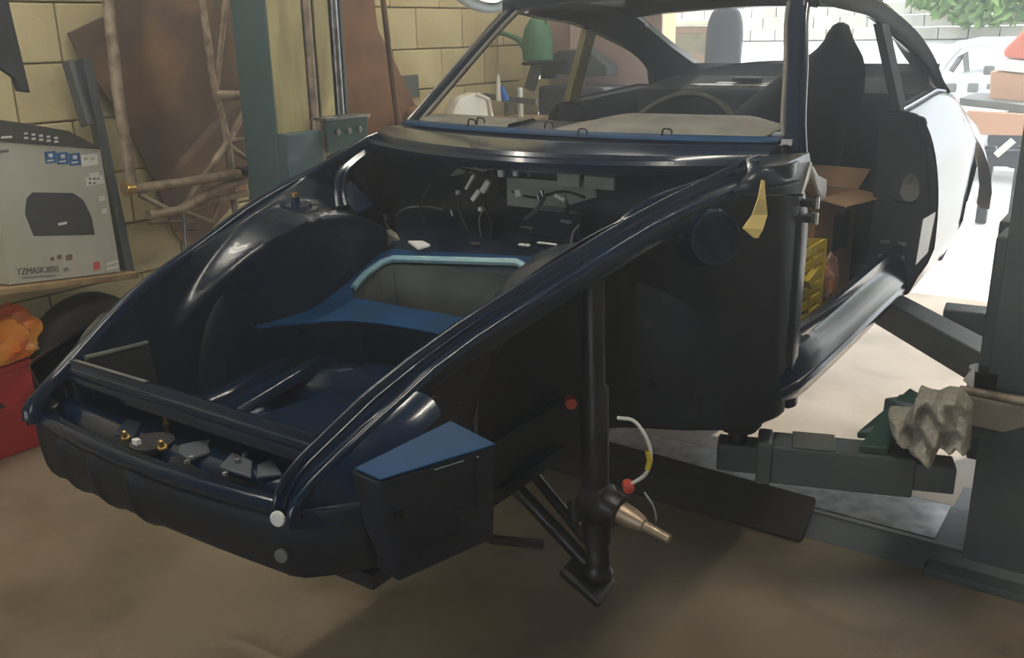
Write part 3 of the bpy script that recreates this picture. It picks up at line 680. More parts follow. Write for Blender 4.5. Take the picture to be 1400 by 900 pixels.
# front right arm: telescopic, with pad under the sill
arm = sub('front_arm', (.85,.78,.40), pr)
d = Vector((.565,.19,0)).normalized(); A0 = Vector((.552,.585,.425)); n = Vector((-d.y,d.x,0))
MB().beam(A0+d*.0, A0+d*.42, .075, .080).build('inner_tube', M['lift_dark'], arm, smooth=0, bevel=.006)
MB().beam(A0+d*.105, A0+d*.145, .105, .125).build('collar', M['lift_dark'], arm, smooth=0, bevel=.008)
MB().beam(A0+d*.145, A0+d*.50, .105, .110).build('sleeve', M['lift_dark'], arm, smooth=0, bevel=.006)
MB().beam(A0+d*.50, A0+d*.60, .080, .075).build('tail_tube', M['lift_dark'], arm, smooth=0, bevel=.004)
MB().box(A0+d*.25+Z*.058, (.11,.105,.006), (d,n,Z)).build('top_wear_plate', M['bare'], arm, smooth=0, bevel=.002)
MB().prism([A0+d*.36+n*.05+Z*.056, A0+d*.46+n*.05+Z*.056, A0+d*.56+n*.12+Z*.13, A0+d*.50+n*.20+Z*.14], (0,0,.02)).prism([A0+d*.36-n*.04+Z*.055, A0+d*.43-n*.04+Z*.055, A0+d*.53+n*.13+Z*.13, A0+d*.47+n*.16+Z*.135], (0,0,.02)).build('gusset', M['green'], arm, smooth=0, bevel=.004)
MB().beam(A0+d*.46+n*.10+Z*.09, Vector((1.20,1.17,.50)), .11, .11).build('swing_arm', M['lift_dark'], arm, smooth=0, bevel=.008)
MB().lathe(Vector((1.13,1.10,.44)), Z, [(0,.05),(.18,.05)], 18).build('pivot_pin', M['satin'], arm)
pad = A0+d*.052
MB().lathe(pad+Z*.035, Z, [(0,.026),(.045,.026)], 16).build('pad_stem', M['satin'], arm)
MB().lathe(pad+Z*.070, Z, [(0,.03),(.006,.050),(.022,.062),(.045,.064),(.058,.056),(.060,.02)], 20).build('rubber_pad', M['black'], arm)
# rear right arm
ar = sub('rear_arm', (.95,1.85,.40), pr)
MB().beam((.60,2.05,.50), (1.20,1.36,.50), .11, .11).build('swing_arm', M['lift_dark'], ar, smooth=0, bevel=.008)
MB().beam((.86,1.93,.50), (1.30,1.98,.50), .11, .12).build('sleeve', M['lift_dark'], ar, smooth=0, bevel=.006)
MB().lathe((.66,1.98,.555), Z, [(0,.03),(.02,.055),(.05,.058),(.06,.03)], 18).build('rubber_pad', M['black'], ar)
# floor crossmember between the posts
fb = empty('lift_crossmember', (-.2,1.18,0)); tag(fb, 'low dark green steel beam across the floor between the lift posts', 'lift beam')
MB().prism([(1.45,1.00,0),(1.45,1.08,.055),(1.45,1.36,.055),(1.45,1.44,0)], (-3.4,0,0)).build('cover_plate', M['lift_dark'], fb, smooth=0, bevel=.004)
MB().box((-.2,1.082,.057), (3.2,.02,.006)).build('edge_strip', M['bare'], fb, smooth=0)
MB().box((-.1,1.22,.058), (2.3,.24,.006)).build('tread_plate', M['plate'] if 'plate' in M else M['steel'], fb, smooth=0)
# timber plank lying along it
pk = MB().box((.05,1.03,.055), (1.28,.16,.035), (Vector((1,.0,-.02)).normalized(), Vector((0,.8,.6)), Vector((0,-.6,.8)))).build('floor_plank', mat('oily_dark_timber',(.045,.038,.028),.75,c2=(.07,.06,.045),scale=5,stretch=(1,8,8)), bevel=.004, smooth=0)
tag(pk, 'oily dark timber plank leaning on the low lift beam under the car', 'plank')

# rag: crumpled knitted cloth draped over the arm, with hanging corners
import mathutils
def nz(p): return mathutils.noise.noise(Vector(p))
top = [(1218,556),(1232,558),(1247,557),(1257,545),(1260,527),(1272,532),(1285,534),(1298,528),(1312,530),(1322,540),(1331,552)]
bot = [(1221,570),(1234,588),(1247,604),(1258,620),(1268,617),(1279,624),(1287,608),(1296,604),(1306,612),(1315,604),(1326,614)]
def poly_at(pl, u):
    k = u*(len(pl)-1); i = min(int(k), len(pl)-2); f = k-i; return (pl[i][0]+(pl[i+1][0]-pl[i][0])*f, pl[i][1]+(pl[i+1][1]-pl[i][1])*f)
front = []; back = []
for i in range(30):
    v = i/29; rf = []; rb_ = []
    for j in range(46):
        u = j/45; a = poly_at(top,u); b = poly_at(bot,u)
        px, py = a[0]+(b[0]-a[0])*v, a[1]+(b[1]-a[1])*v
        e = min(1, 5*min(u,1-u,v*1.2,(1-v)*1.2)); e = math.sqrt(max(0,e*(2-e)))
        fold = .030*math.sin(px*.13+py*.05+1.5*nz((u*3,v*3,0))) + .022*math.sin((px-py)*.16+2) + .03*nz((u*5,v*4,3))
        rf.append(at(px,py,y=.735) - Y*(.02+.075*e + fold*e) + X*.3*fold*e)
        rb_.append(at(px,py,y=.735) + Y*(.004 + .02*e))
    front.append(rf); back.append(rb_)
loop = lambda G: G[0] + [r[-1] for r in G[1:]] + G[-1][-2::-1] + [r[0] for r in G[-2:0:-1]]
mb = MB().grid(front).grid([r[::-1] for r in back])
o0 = len(mb.v); mb.grid([loop(front), loop(back)], wrap=True)
rag = mb.build('cloth_rag', M['canvas'], smooth=180)
tag(rag, 'crumpled grey brown knitted rag draped over the front lift arm', 'rag')
# pry bar and flat bracket beside the rag
pb = MB().tube([at(1312,533,y=.99), at(1400,549,y=.99)+X*.25], .013, 10).build('pry_bar', M['pole'])
tag(pb, 'long rusty steel bar lying from behind the rag across the right lift post', 'bar')
M['offcut'] = mat('dirty_offcut',(.26,.23,.18),.8,c2=(.17,.15,.12),scale=9)
wp = MB().prism([at(1322,543,y=.96),at(1404,560,y=.96),at(1402,584,y=.96),at(1372,592,y=.96),at(1326,582,y=.96)], (0,.02,0)).build('timber_offcut', M['offcut'], smooth=0, bevel=.003)
tag(wp, 'flat worn timber offcut wedged between the rag and right lift post, below the steel bar', 'wood')
tp = MB().prism([at(1316,520,y=1.0),at(1333,500,y=1.0),at(1331,533,y=1.0)], (0,.006,0)).build('tape_scrap', M['white'], smooth=0)
tag(tp, 'small pointed pale scrap sticking up behind the rag', 'scrap')

# ================================================================== left side clutter
# printed carton on the tilted bench board
bx = empty('speaker_carton', (-2.10,.30,.66)); tag(bx, 'white printed carton with a loudspeaker picture standing on the tilted bench board', 'box')
FO = at(165,372,x=-2.04)
FU = Vector((-.262,.951,-.045)).normalized(); FV = (Z-FU*FU.z).normalized(); FN = FU.cross(FV).normalized()   # print face: right, up, out
def fp(px, py, e=0.):
    r = _f + _r*((px-700)/FPX) - _u*((py-450)/FPX); t = (FO-CPOS).dot(FN)/r.dot(FN); return CPOS + r*t + FN*e
def ab(p): d = p-FO; return d.dot(FU), d.dot(FV)
wL = ab(fp(7,388))[0]; hT = ab(fp(137,203))[1]
def face(a, b, e=0.): return FO + FU*a + FV*b + FN*e
MB().prism([fp(12,390),fp(165,372),fp(137,203.5),fp(-14,192)], -FN*.20).build('carton_body', M['carton'], bx, smooth=0, bevel=.002)
def prt(name, x0, y0_, x1, y1_, m, e=.0012):
    """flat print patch spanning those photo corners, squared to the carton"""
    a0, b0 = ab(fp(x0,(y0_+y1_)/2)); a1, b1 = ab(fp(x1,(y0_+y1_)/2)); t = ab(fp((x0+x1)/2,y0_))[1]; c = ab(fp((x0+x1)/2,y1_))[1]
    return MB().prism([face(a0,c,.0003),face(a1,c,.0003),face(a1,t,.0003),face(a0,t,.0003)], FN*e).build(name, m, bx, smooth=0)
def fpoly(name, pts, m, e=.0012, o=.0003): return MB().prism([fp(*p)+FN*o for p in pts], FN*e).build(name, m, bx, smooth=0)
fpoly('dark_lid', [(-12,162),(40,170),(92,179),(136,202),(136.5,204),(-12,192.5)], M['grey'], .004)
for k in range(3):
    prt('feature_label', 61+k*16.6, 207+k*1.2, 76.5+k*16.6, 223+k*1.6, M['print_blue'])
    prt('feature_mark', 66+k*16.6, 210+k*1.2, 71.5+k*16.6, 215+k*1.3, M['white'], .0018)
    prt('feature_line', 64+k*16.6, 218.5+k*1.2, 73+k*16.6, 220.5+k*1.4, M['white'], .0018)
prt('feature_label', 111, 211, 133.5, 227, M['white'])
for k in range(2): prt('feature_mark', 114+k*9, 215, 120+k*9, 219, M['carton'], .0018)
for k in range(5):
    prt('band_mark', 31.5+k*10.3, 181+k*1.5, 36.5+k*10.3, 184+k*1.5, M['white'], .005)
    prt('band_mark', 31.5+k*10.3, 187+k*1.3, 37+k*10.3, 190+k*1.3, M['white'], .005)
prt('band_line', 0, 186, 15, 189, M['white'], .005)
fpoly('loudspeaker_print', [(36,272),(44,263),(100,264),(114,274),(125,297),(129,321),(46,323),(34,293)], M['print_dark'])
fpoly('loudspeaker_shade', [(43,296),(120,298),(128,320),(47,322)], M['grey'], .0016)
prt('loudspeaker_badge', 79, 304, 91, 307.5, M['white'], .0022)
dark = mat('charcoal_lettering', (.07,.07,.075), .6)
TX = (fp(95,371)-fp(23,377)).normalized()
text('YZMASK2050', .0335, dark, bx, fp(23,376,.0008), TX, TX.cross(FN)*-1)
text('EX', .020, M['print_dark'], bx, fp(87,371.5,.0008), TX, TX.cross(FN)*-1)
text('aaiie', .022, dark, bx, fp(0,209,.0006), FU, FV)
fpoly('print_line', [(30,379.5),(76,376),(76,377.2),(30,380.7)], dark)
for a,b,c_,d_ in ((69,352,74,356),(78,348.5,84,354.5),(90,348,98,356)): prt('print_mark', a,b,c_,d_, M['rust2'])
prt('red_mark', 128, 358, 136, 369.5, M['print_red'])
for k in range(2): prt('grey_mark', 145, 357+k*7, 162, 361+k*7, M['white'])
for a,b,c_,d_ in ((117,241,141,253),(122,236,135,242),(135,268,143,275),(139,285,146,292)): prt('icon_mark', a,b,c_,d_, M['white'])
for a,b in ((121,243),(127,243),(132,243),(121,249),(127,249)): prt('icon_dot', a,b,a+3,b+3, dark, .0018)

# bench board under the carton
B1 = fp(168,373); B0 = fp(-14,394.5); BU = (B1-B0).normalized(); BV = BU.cross(-FN).normalized(); BV = BV if BV.z > 0 else -BV
bt = MB().prism([B0-BU*.8+FN*.03,B1+BU*.06+FN*.03,B1+BU*.085-FN*.02,B1+BU*.085-FN*.23,B0-BU*.8-FN*.23], -BV*.028).build('bench_plank', M['wood'], smooth=0, bevel=.006)
tag(bt, 'worn pale timber bench board carrying the printed carton', 'bench')
# tyre lying under it
ty = empty('tyre_on_rim', (-2.15,.37,.0)); tag(ty, 'dusty dark tyre standing under the pale bench top', 'tyre')
MB().tube([Vector((-2.15,.375,.275))+Vector((0,math.cos(a),math.sin(a)))*.20 for a in [2*math.pi*i/36 for i in range(36)]], .072, 12, closed=True).build('tread', M['tyre'], ty)
MB().lathe((-2.11,.375,.275), X, [(0,.13),(.02,.14),(.028,.13),(.01,.12),(.005,.02)], 24).build('wheel_rim', M['tyre'], ty)
# red toolbox and the orange bag on it
rb = empty('red_toolbox', (-2.10,-.10,0)); tag(rb, 'red metal toolbox on the floor at the left edge', 'toolbox')
MB().box((-2.17,-.195,.17), (.20,.55,.34)).build('box_body', M['red'], rb, smooth=0, bevel=.01)
MB().box((-2.17,-.195,.352), (.21,.56,.025)).build('box_lid', M['red'], rb, smooth=0, bevel=.006)
MB().tube([(-2.066,-.22,.22),(-2.045,-.22,.22),(-2.045,-.06,.22),(-2.066,-.06,.22)], .007, 8).build('handle', M['satin'], rb)
def crumple(name, c, sx, sy, sz, m, seed, n=22, amp=.35, fr=2.2):
    g = []
    for i in range(n+1):
        th = math.pi*i/n; row = []
        for j in range(n*2):
            ph = 2*math.pi*j/(n*2); d_ = Vector((math.sin(th)*math.cos(ph), math.sin(th)*math.sin(ph), math.cos(th)))
            k = 1 + amp*mathutils.noise.noise(d_*fr+Vector((seed,0,0))) + amp*.6*abs(mathutils.noise.noise(d_*fr*2.4+Vector((0,seed,0))))
            p = Vector(c)+Vector((d_.x*sx*k, d_.y*sy*k, d_.z*sz*k)); p.z = max(p.z, c[2]-sz*.8); row.append(p)
        g.append(row)
    return MB().grid(g, wrap=True).build(name, m, smooth=25)
ob = crumple('orange_bag', (-2.08,.0,.46), .055, .125, .105, M['orange'], 4.3, amp=.5, fr=1.8)
tag(ob, 'crumpled orange and yellow plastic bag on the red toolbox', 'bag')
# hanging dark mud flap, top left
hp = MB().prism([at(-8,-30,x=-1.9),at(6,-25,x=-1.9),at(42,127,x=-1.9),at(27,125,x=-1.9),at(21,107,x=-1.9),at(-12,84,x=-1.9)], (-.03,.0,0)).build('mud_flap', M['cloth_dark'], smooth=0, bevel=.004)
tag(hp, 'dark tapered flap hanging down at the top left corner', 'flap')
# dark angle sections leaning beside the carton
an = empty('angle_iron', (-2.22,.62,.55)); tag(an, 'dark grey channel section leaning on the wall beside the carton', 'metal section')
for k,(a,b,w) in enumerate(((( 92,84),(118,172),.055),((112,80),(172,372),.050))):
    p = at(*a,x=-2.25); q_ = at(*b,x=-2.12 if k else -2.18)
    if k: q_ = q_+(q_-p)*.02
    MB().beam(p, q_, .022, w, X).beam(p+Vector((-.02,.03,0)), q_+Vector((-.02,.03,0)), .05, .006, X).build('channel', M['lift_dark'], an, smooth=0, bevel=.003)
# rusty plates leaning on the wall
def leaning(name, poly, x0, m, th, label, cat, tilt=.10):
    pts = [at(a,b,x=x0) for a,b in poly]; 
    for p in pts: p.x += (1.7-p.z)*tilt*.6 - .03
    o = MB(); n = len(pts); o.prism(pts, (-th,0,0)); ob = o.build(name, m, smooth=0, bevel=.004); tag(ob, label, cat); return ob
leaning('rusty_sheet', [(98,45),(118,36),(152,20),(165,-12),(300,-40),(352,-30),(352,120),(340,260),(262,345),(240,320),(214,248),(196,215),(176,168),(150,132),(128,98),(112,75)], -2.27, M['rust'], .012, 'large ragged brown rusty steel sheet leaning on the wall left of the lift post', 'steel sheet', .04)
leaning('rusty_sheet', [(470,-60),(512,-60),(522,40),(545,85),(560,120),(575,150),(580,200),(470,200)], -2.27, M['rust2'], .012, 'orange brown rusty sheet leaning on the wall behind the teal lift post', 'steel sheet', .03)
lp = MB().tube([at(519,-40,x=-2.13), at(533,80,x=-2.13), at(548,200,x=-2.11)], .016, 10).build('leaning_pipe', M['rust'])
tag(lp, 'thin dark rusty pipe leaning in front of the orange brown sheet', 'pipe')
# tubular frame
tf = empty('tube_frame', (-2.12,.9,.6)); tag(tf, 'old tubular steel lattice frame standing between the rusty sheet and teal lift post', 'frame')
def tb(pts, r, nm='frame_tube', m='pole', n=10): 
    P = [at(a,b,x=x) for a,b,x in pts]; return MB().tube(P, r, n).build(nm, M[m], tf)
tb([(144,-40,-2.12),(160,120,-2.10),(181,262,-2.08)], .024)
tb([(170,261,-2.08),(260,248,-2.05),(342,235,-2.02)], .022)
tb([(203,294,-2.03),(245,288,-2.03),(300,258,-2.05),(345,240,-2.07)], .021)
tb([(170,259,-2.08),(182,258,-2.08)], .030, 'tube_socket', 'brass')
tb([(326,236,-2.03),(346,234,-2.02)], .027, 'tube_cap', 'satin')
tb([(190,266,-2.08),(228,285,-2.04)], .011)
tb([(245,286,-2.03),(292,305,-2.0)], .011)
tb([(270,-40,-2.15),(293,120,-2.13),(312,195,-2.12),(322,290,-2.10)], .017)
tb([(322,-20,-2.12),(335,130,-2.11),(346,285,-2.10)], .015)
tb([(293,130,-2.13),(334,131,-2.11)], .022)
tb([(312,-30,-2.13),(295,120,-2.13)], .015)
tb([(336,150,-2.12),(310,196,-2.12),(280,240,-2.14),(250,286,-2.12)], .017)
tb([(308,196,-2.12),(345,222,-2.10)], .013)
tb([(311,193,-2.12),(344,191,-2.10)], .016)
tb([(260,284,-2.05),(310,270,-2.06),(350,262,-2.06)], .017)
tb([(300,275,-2.08),(290,305,-2.06)], .010)
tb([(205,305,-2.1),(270,302,-2.1)], .008)
tb([(252,290,-2.1),(256,360,-2.09)], .008, 'frame_rod', 'steel')
tb([(240,316,-2.1),(268,315,-2.1)], .006, 'frame_rod', 'steel')
# back left corner, seen through the windscreen
gp = MB().box(at(560,118,x=-2.34), (.012,.16,.13)).build('wall_plate', M['bare'], smooth=0, bevel=.002); tag(gp, 'small grey metal plate fixed to the block wall behind the screen pillar', 'plate')
ss = MB().box((-2.12,2.95,1.015),(.50,1.15,.03)).build('side_shelf', M['wood'], smooth=0, bevel=.004); tag(ss, 'timber shelf on the block wall carrying the white tub', 'shelf')
bk = crumple('rubber_lump', (-2.1,2.32+.16,1.085), .05,.085,.065, M['rust2'], 2.2, n=10, amp=.2); tag(bk, 'reddish brown lump with a dark strap on the shelf by the white jug', 'lump')
jg = empty('plastic_jug', at(650,190,x=-1.95)); tag(jg, 'white plastic sheet tub standing on the left shelf', 'tub')
MB().prism([(-2.0,2.66,1.031),at(618,160,x=-2.0),at(628,135,x=-2.0),at(652,127,x=-2.0),at(668,134,x=-2.0),(-2.0,3.06,1.031)], (-.12,.06,0)).build('tub_body', M['white'], jg, smooth=0, bevel=.02)
MB().tube([at(652,128,x=-1.99),at(668,135,x=-1.99),(-1.99,3.07,1.04)], .010, 8).build('tub_rim', M['white'], jg)

# lamp tube hanging at the top, left of the screen pillar
hl = empty('hanging_lamp', at(655,0,x=-1.9)); tag(hl, 'shiny white and blue curved lamp hanging above the white tub by the block wall', 'lamp')
MB().tube(crom([at(612,-22,x=-1.9),at(632,-2,x=-1.9),at(652,8,x=-1.9),at(672,11,x=-1.9),at(692,2,x=-1.9),at(702,-14,x=-1.9)],5), .028, 12).build('lamp_body', mat('pale_blue_enamel',(.45,.55,.62),.2), hl)
MB().tube(crom([at(640,-12,x=-1.87),at(655,-3,x=-1.87),at(675,1,x=-1.87),at(690,-8,x=-1.87)],5), .026, 12).build('lamp_rim', M['chrome'], hl)
MB().tube([at(612,-22,x=-1.9), at(612,-22,x=-1.9)+Vector((0,0,1.55))], .008, 6).build('hanger', M['satin'], hl)

# ================================================================== behind the car, left corner
wb = empty('workbench', (-2.0,3.7,0)); tag(wb, 'cluttered dark workbench in the back corner behind the car', 'workbench')
MB().box((-1.95,3.75,.95),(.75,.70,.05)).build('bench_top', M['satin'], wb, smooth=0, bevel=.004)
for x,y in ((-2.28,3.45),(-1.63,3.45),(-2.28,4.05),(-1.63,4.05)): MB().box((x,y,.46),(.06,.06,.92)).build('leg', M['bare'], wb, smooth=0)
MB().box((-1.75,3.46,.50),(.10,.02,.85)).build('side_panel', M['white'], wb, smooth=0)
vc = empty('bench_machine', (-1.85,3.8,.975)); tag(vc, 'dark grey machine with a tilted lid on the workbench', 'machine')
MB().box((-1.80,3.85,1.09),(.50,.36,.22)).build('machine_body', M['cloth_dark'], vc, smooth=0, bevel=.02)
MB().prism([at(735,95,y=3.85),at(760,70,y=3.85),at(800,66,y=3.85),at(830,90,y=3.85),at(830,104,y=3.85),at(740,108,y=3.85)],(0,.15,0)).build('tilted_lid', M['lift_dark'], vc, smooth=0, bevel=.01)
MB().beam(at(762,104,y=3.65),at(790,106,y=3.65),.012,.02).build('bright_strip', M['steel'], vc, smooth=0)
MB().prism([at(716,120,y=3.6),at(728,82,y=3.6),at(738,92,y=3.6),at(728,125,y=3.6)],(0,.03,0)).build('side_bracket', M['bare'], vc, smooth=0)
# watering can on a shelf
cc_ = at(735,52,y=3.62)
sh = MB().box((cc_.x,3.70,1.345),(.20,.24,.02)).build('wall_shelf', M['satin'], smooth=0, bevel=.004); tag(sh, 'short dark shelf on the back wall carrying the green watering can', 'shelf')
wc = empty('watering_can', (cc_.x,3.62,1.36)); tag(wc, 'green plastic watering can with a long spout on the back shelf', 'watering can')
cc = at(735,52,y=3.62); cc.z = 1.36
MB().lathe(cc, Z, [(0,.085),(.01,.10),(.13,.10),(.20,.085),(.25,.055),(.26,.05)], 18).build('can_body', M['green_can'], wc)
MB().tube(crom([cc+Vector((-.07,0,.05)), at(712,57,y=3.60), at(698,49,y=3.58), at(676,43,y=3.57)],4), [.030,.028,.026,.024,.022,.021,.02,.019,.018,.017,.016,.018,.026], 10).build('spout', M['green_can'], wc)
MB().tube(crom([cc+Vector((-.03,0,.24)), cc+Vector((-.02,0,.31)), cc+Vector((.05,0,.31)), cc+Vector((.07,0,.22))],5), .012, 8).build('handle', M['green_can'], wc)
# pink boards leaning at the back
def board(poly, y, th, m, label):
    o = MB().prism([at(a,b,y=y) for a,b in poly], (0,th,0)).build('leaning_board', m, smooth=0, bevel=.003); tag(o, label, 'board'); return o
board([(750,200),(750,-20),(778,-20),(778,200)], 4.13, .02, M['pink'], 'narrow brownish board standing against the back wall beside the watering can')
M['pink2'] = mat('pale_pink_board', (.50,.40,.36), .8)
board([(779,200),(779,-20),(797,-20),(797,200)], 4.08, .02, M['pink2'], 'pale pink narrow board standing beside the brownish board')
board([(800,200),(800,-20),(905,-20),(905,200)], 4.12, .02, M['pink'], 'wide greyish pink board with screw holes standing by the door jamb')
# brush hanging on a cord
bh = empty('hanging_brush', at(690,118,y=3.2)); tag(bh, 'white and blue hand brush hanging on a cord in front of the workbench', 'brush')
MB().tube([at(686,-60,y=3.2), at(680,60,y=3.2), at(681,105,y=3.2)], .004, 6).build('cord', M['dash'], bh)
MB().tube([at(681,102,y=3.2), at(682,138,y=3.2)], [.010,.017], 10).build('brush_tip', M['white'], bh)
MB().tube([at(686,118,y=3.22), at(692,138,y=3.22)], [.012,.022], 10).build('blue_head', mat('blue_plastic',(.02,.12,.5),.4), bh)
br = MB().beam(at(662,131,y=3.3), at(734,140,y=3.3), .03, .035).build('grey_rail', M['bare'], smooth=0, bevel=.003); tag(br, 'grey metal rail sticking out from the shelf behind the hanging brush', 'rail')
p2 = MB().beam(at(711,120,y=3.35), at(713,190,y=3.35), .035, .02).build('upright_strip', M['white'], smooth=0, bevel=.003); tag(p2, 'pale upright strip standing behind the grey rail', 'strip')
p3 = MB().beam(at(696,140,y=3.4), at(697,200,y=3.4), .07, .03).build('upright_strip', M['bare'], smooth=0, bevel=.003); tag(p3, 'broad grey upright strip under the hanging brush', 'strip')
# seen through the rear window: a dresser and an old chair
dr = empty('old_cabinet', at(935,90,y=5.3)); dr.location.z = 0; tag(dr, 'brown cabinet with a white top outside the doorway, seen through the rear window', 'cabinet')
a = at(906,18,y=5.1); b = at(965,80,y=5.1)
MB().box(((a.x+b.x)/2+.0,5.30,.78),(b.x-a.x+.02,.36,1.56)).build('cabinet_body', M['pink'], dr, smooth=0, bevel=.006)
MB().box(((a.x+b.x)/2,5.29,1.585),(b.x-a.x+.06,.42,.03)).build('cabinet_top', M['white'], dr, smooth=0, bevel=.004)
MB().box(((a.x+b.x)/2+.03,5.115,1.44),(b.x-a.x-.06,.012,.14)).build('drawer_front', M['dash'], dr, smooth=0, bevel=.004)
MB().box(((a.x+b.x)/2-.02,5.115,.80),(.10,.012,1.0)).build('door_panel', M['pink2'], dr, smooth=0, bevel=.004)
ch = empty('office_chair', at(990,90,y=4.95)); ch.location.z = 0; tag(ch, 'dark high backed office chair beside the brown cabinet outside the doorway', 'chair')
pc = at(988,60,y=4.95)
MB().tube(crom([(pc.x,4.95,.95),(pc.x,4.96,1.2),(pc.x,4.98,1.5),(pc.x,4.99,1.64),(pc.x,4.99,1.69)],4), [.12,.13,.135,.14,.14,.14,.14,.14,.14,.135,.13,.12,.11,.10,.08,.06,.02], 16, sq=.35).build('backrest', M['cloth_dark'], ch)
MB().box((pc.x,4.75,.80),(.42,.40,.10)).build('seat', M['cloth_dark'], ch, smooth=0, bevel=.03)
MB().tube([(pc.x,4.78,.08),(pc.x,4.78,.76)], .03, 10).build('gas_column', M['satin'], ch)
for k in range(5): MB().beam((pc.x,4.78,.09),(pc.x+.28*math.cos(k*1.257),4.78+.28*math.sin(k*1.257),.05),.04,.03).build('foot', M['satin'], ch, smooth=0)

# ================================================================== things inside the cabin
def cab(px, py, x): return at(px, py, x=x)
cb = empty('cardboard_box', (.44,1.72,.59)); tag(cb, 'tall open brown cardboard box standing inside the door opening', 'box')
P = [Vector((.46,1.60,0)),Vector((.30,1.88,0)),Vector((.04,1.72,0)),Vector((.20,1.44,0))]   # corner 0 faces the door opening
P = [Vector((.465,1.63,0)),Vector((.56,1.99,0)),Vector((.28,2.06,0)),Vector((.20,1.44,0))]
P = [Vector((.465,1.60,0)),Vector((.525,1.88,0)),Vector((.27,1.91,0)),Vector((.20,1.63,0))]
for i in range(4):
    p, q2 = P[i], P[(i+1) % 4]; nrm = (q2-p).cross(Z).normalized()
    MB().prism([p+Z*.593,q2+Z*.593,q2+Z*.965,p+Z*.965], -nrm*.005).build('box_side', M['card'], cb, smooth=0)
    o = nrm*.11; lift = (-.015,.06,.08,.05)[i]
    MB().prism([p+Z*.966,q2+Z*.966,q2+Z*(.966+lift)+o,p+Z*(.966+lift)+o], Z*.004).build('box_flap', M['card'], cb, smooth=0)
n_ = (P[1]-P[0]).cross(Z).normalized(); dd = (P[1]-P[0])
MB().prism([P[0]+dd*.45+Z*.90+n_*.001,P[0]+dd*.85+Z*.90+n_*.001,P[0]+dd*.85+Z*.76+n_*.001,P[0]+dd*.45+Z*.76+n_*.001],n_*.001).build('box_label', M['cabin'], cb, smooth=0)
MB().prism([P[0]+dd*.45+Z*.925+n_*.001,P[0]+dd*.85+Z*.925+n_*.001,P[0]+dd*.70+Z*.885+n_*.001,P[0]+dd*.45+Z*.895+n_*.001],n_*.002).build('box_tape', M['dash'], cb, smooth=0)
cr = empty('yellow_crate', (.56,1.10,.59)); tag(cr, 'yellow slotted plastic crate just inside the door opening', 'crate')
for (p,q2) in (((.568,1.37),(.42,1.31)),((.568,1.37),(.568,1.12))):
    p = Vector((*p,0)); q2 = Vector((*q2,0)); dx = (q2-p).normalized(); n_ = dx.cross(Z)
    for k in range(7): MB().box((p+q2)/2+Z*(.604+.044*k),((p-q2).length,.008,.026),(dx,n_,Z)).build('slat', M['yellow'], cr, smooth=0)
    for k in range(3): MB().box(p+(q2-p)*(k/2)+Z*.735,(.016,.012,.29),(dx,n_,Z)).build('corner_post', M['yellow'], cr, smooth=0)
og = crumple('orange_packet', (.535,1.52,.69), .034, .105, .095, mat('dull_orange_film',(.55,.20,.07),.35,c2=(.35,.26,.20),scale=18,lo=.4,hi=.6), 7.7, amp=.4); tag(og, 'crumpled orange and clear plastic packet on the car floor by the sill', 'packet')
yp = MB().prism([at(1105,385,x=.60),at(1118,368,x=.60),at(1122,372,x=.60),at(1110,396,x=.60)],(-.02,.0,0)).build('yellow_packet', M['yellow'], smooth=0, bevel=.003); tag(yp, 'small yellow packet between the slotted crate and orange packet', 'packet')
# dark cover over the seat
st = empty('covered_seat', (.18,1.78,.59)); tag(st, 'dark cloth covered seat back with a peaked top inside the cabin', 'seat')
tp_ = at(1148,34,y=2.11)
g = []
for z,w,dp,dx in ((.60,.26,.13,-.25),(.9,.27,.13,-.25),(1.15,.27,.11,-.20),(1.30,.20,.09,-.09),(1.38,.145,.08,-.04),(1.43,.105,.07,-.015),(1.46,.078,.06,-.005),(1.49,.055,.05,0),(1.52,.042,.045,0),(1.545,.028,.04,.004),(1.556,.008,.02,.004)):
    g.append([(tp_.x+dx+w*math.cos(t)*(1+.05*math.sin(5*t+z*9)), 2.11+dp*math.sin(t)*(1+.08*math.sin(3*t)), z) for t in [2*math.pi*i/28 for i in range(28)]])
MB().grid(g, wrap=True).build('seat_cover', M['cloth_dark'], st, smooth=80)
MB().box((-.02,1.90,.66),(.36,.20,.14)).build('seat_base', M['cloth_dark'], st, smooth=0, bevel=.03)
# masking tape hanging from the scuttle and a crumpled pale cloth by the hinge
tpw = at(1042,246,x=.685); 
mt = MB().grid([[at(1041,246,x=.70),at(1045,247,x=.70)],[at(1036,272,x=.712),at(1047,274,x=.712)],[at(1028,294,x=.716),at(1049,294,x=.716)],[at(1015,312,x=.735),at(1043,314,x=.735)],[at(1030,325,x=.74),at(1036,326,x=.74)]]).build('masking_tape', M['tape'], smooth=0, solid=.0015); tag(mt, 'torn strip of yellow masking tape hanging from the left scuttle', 'tape')
pcl = MB().grid([[at(1105,224,x=.66),at(1112,228,x=.66),at(1118,240,x=.64)],[at(1106,240,x=.66),at(1118,246,x=.65),at(1130,246,x=.63)],[at(1112,252,x=.65),at(1122,262,x=.655),at(1130,258,x=.64)],[at(1120,272,x=.66),at(1123,275,x=.65),at(1128,272,x=.645)]]).build('pale_film', M['white'], smooth=60, solid=.002); tag(pcl, 'crumpled piece of pale plastic film hanging at the top of the door pillar', 'film')

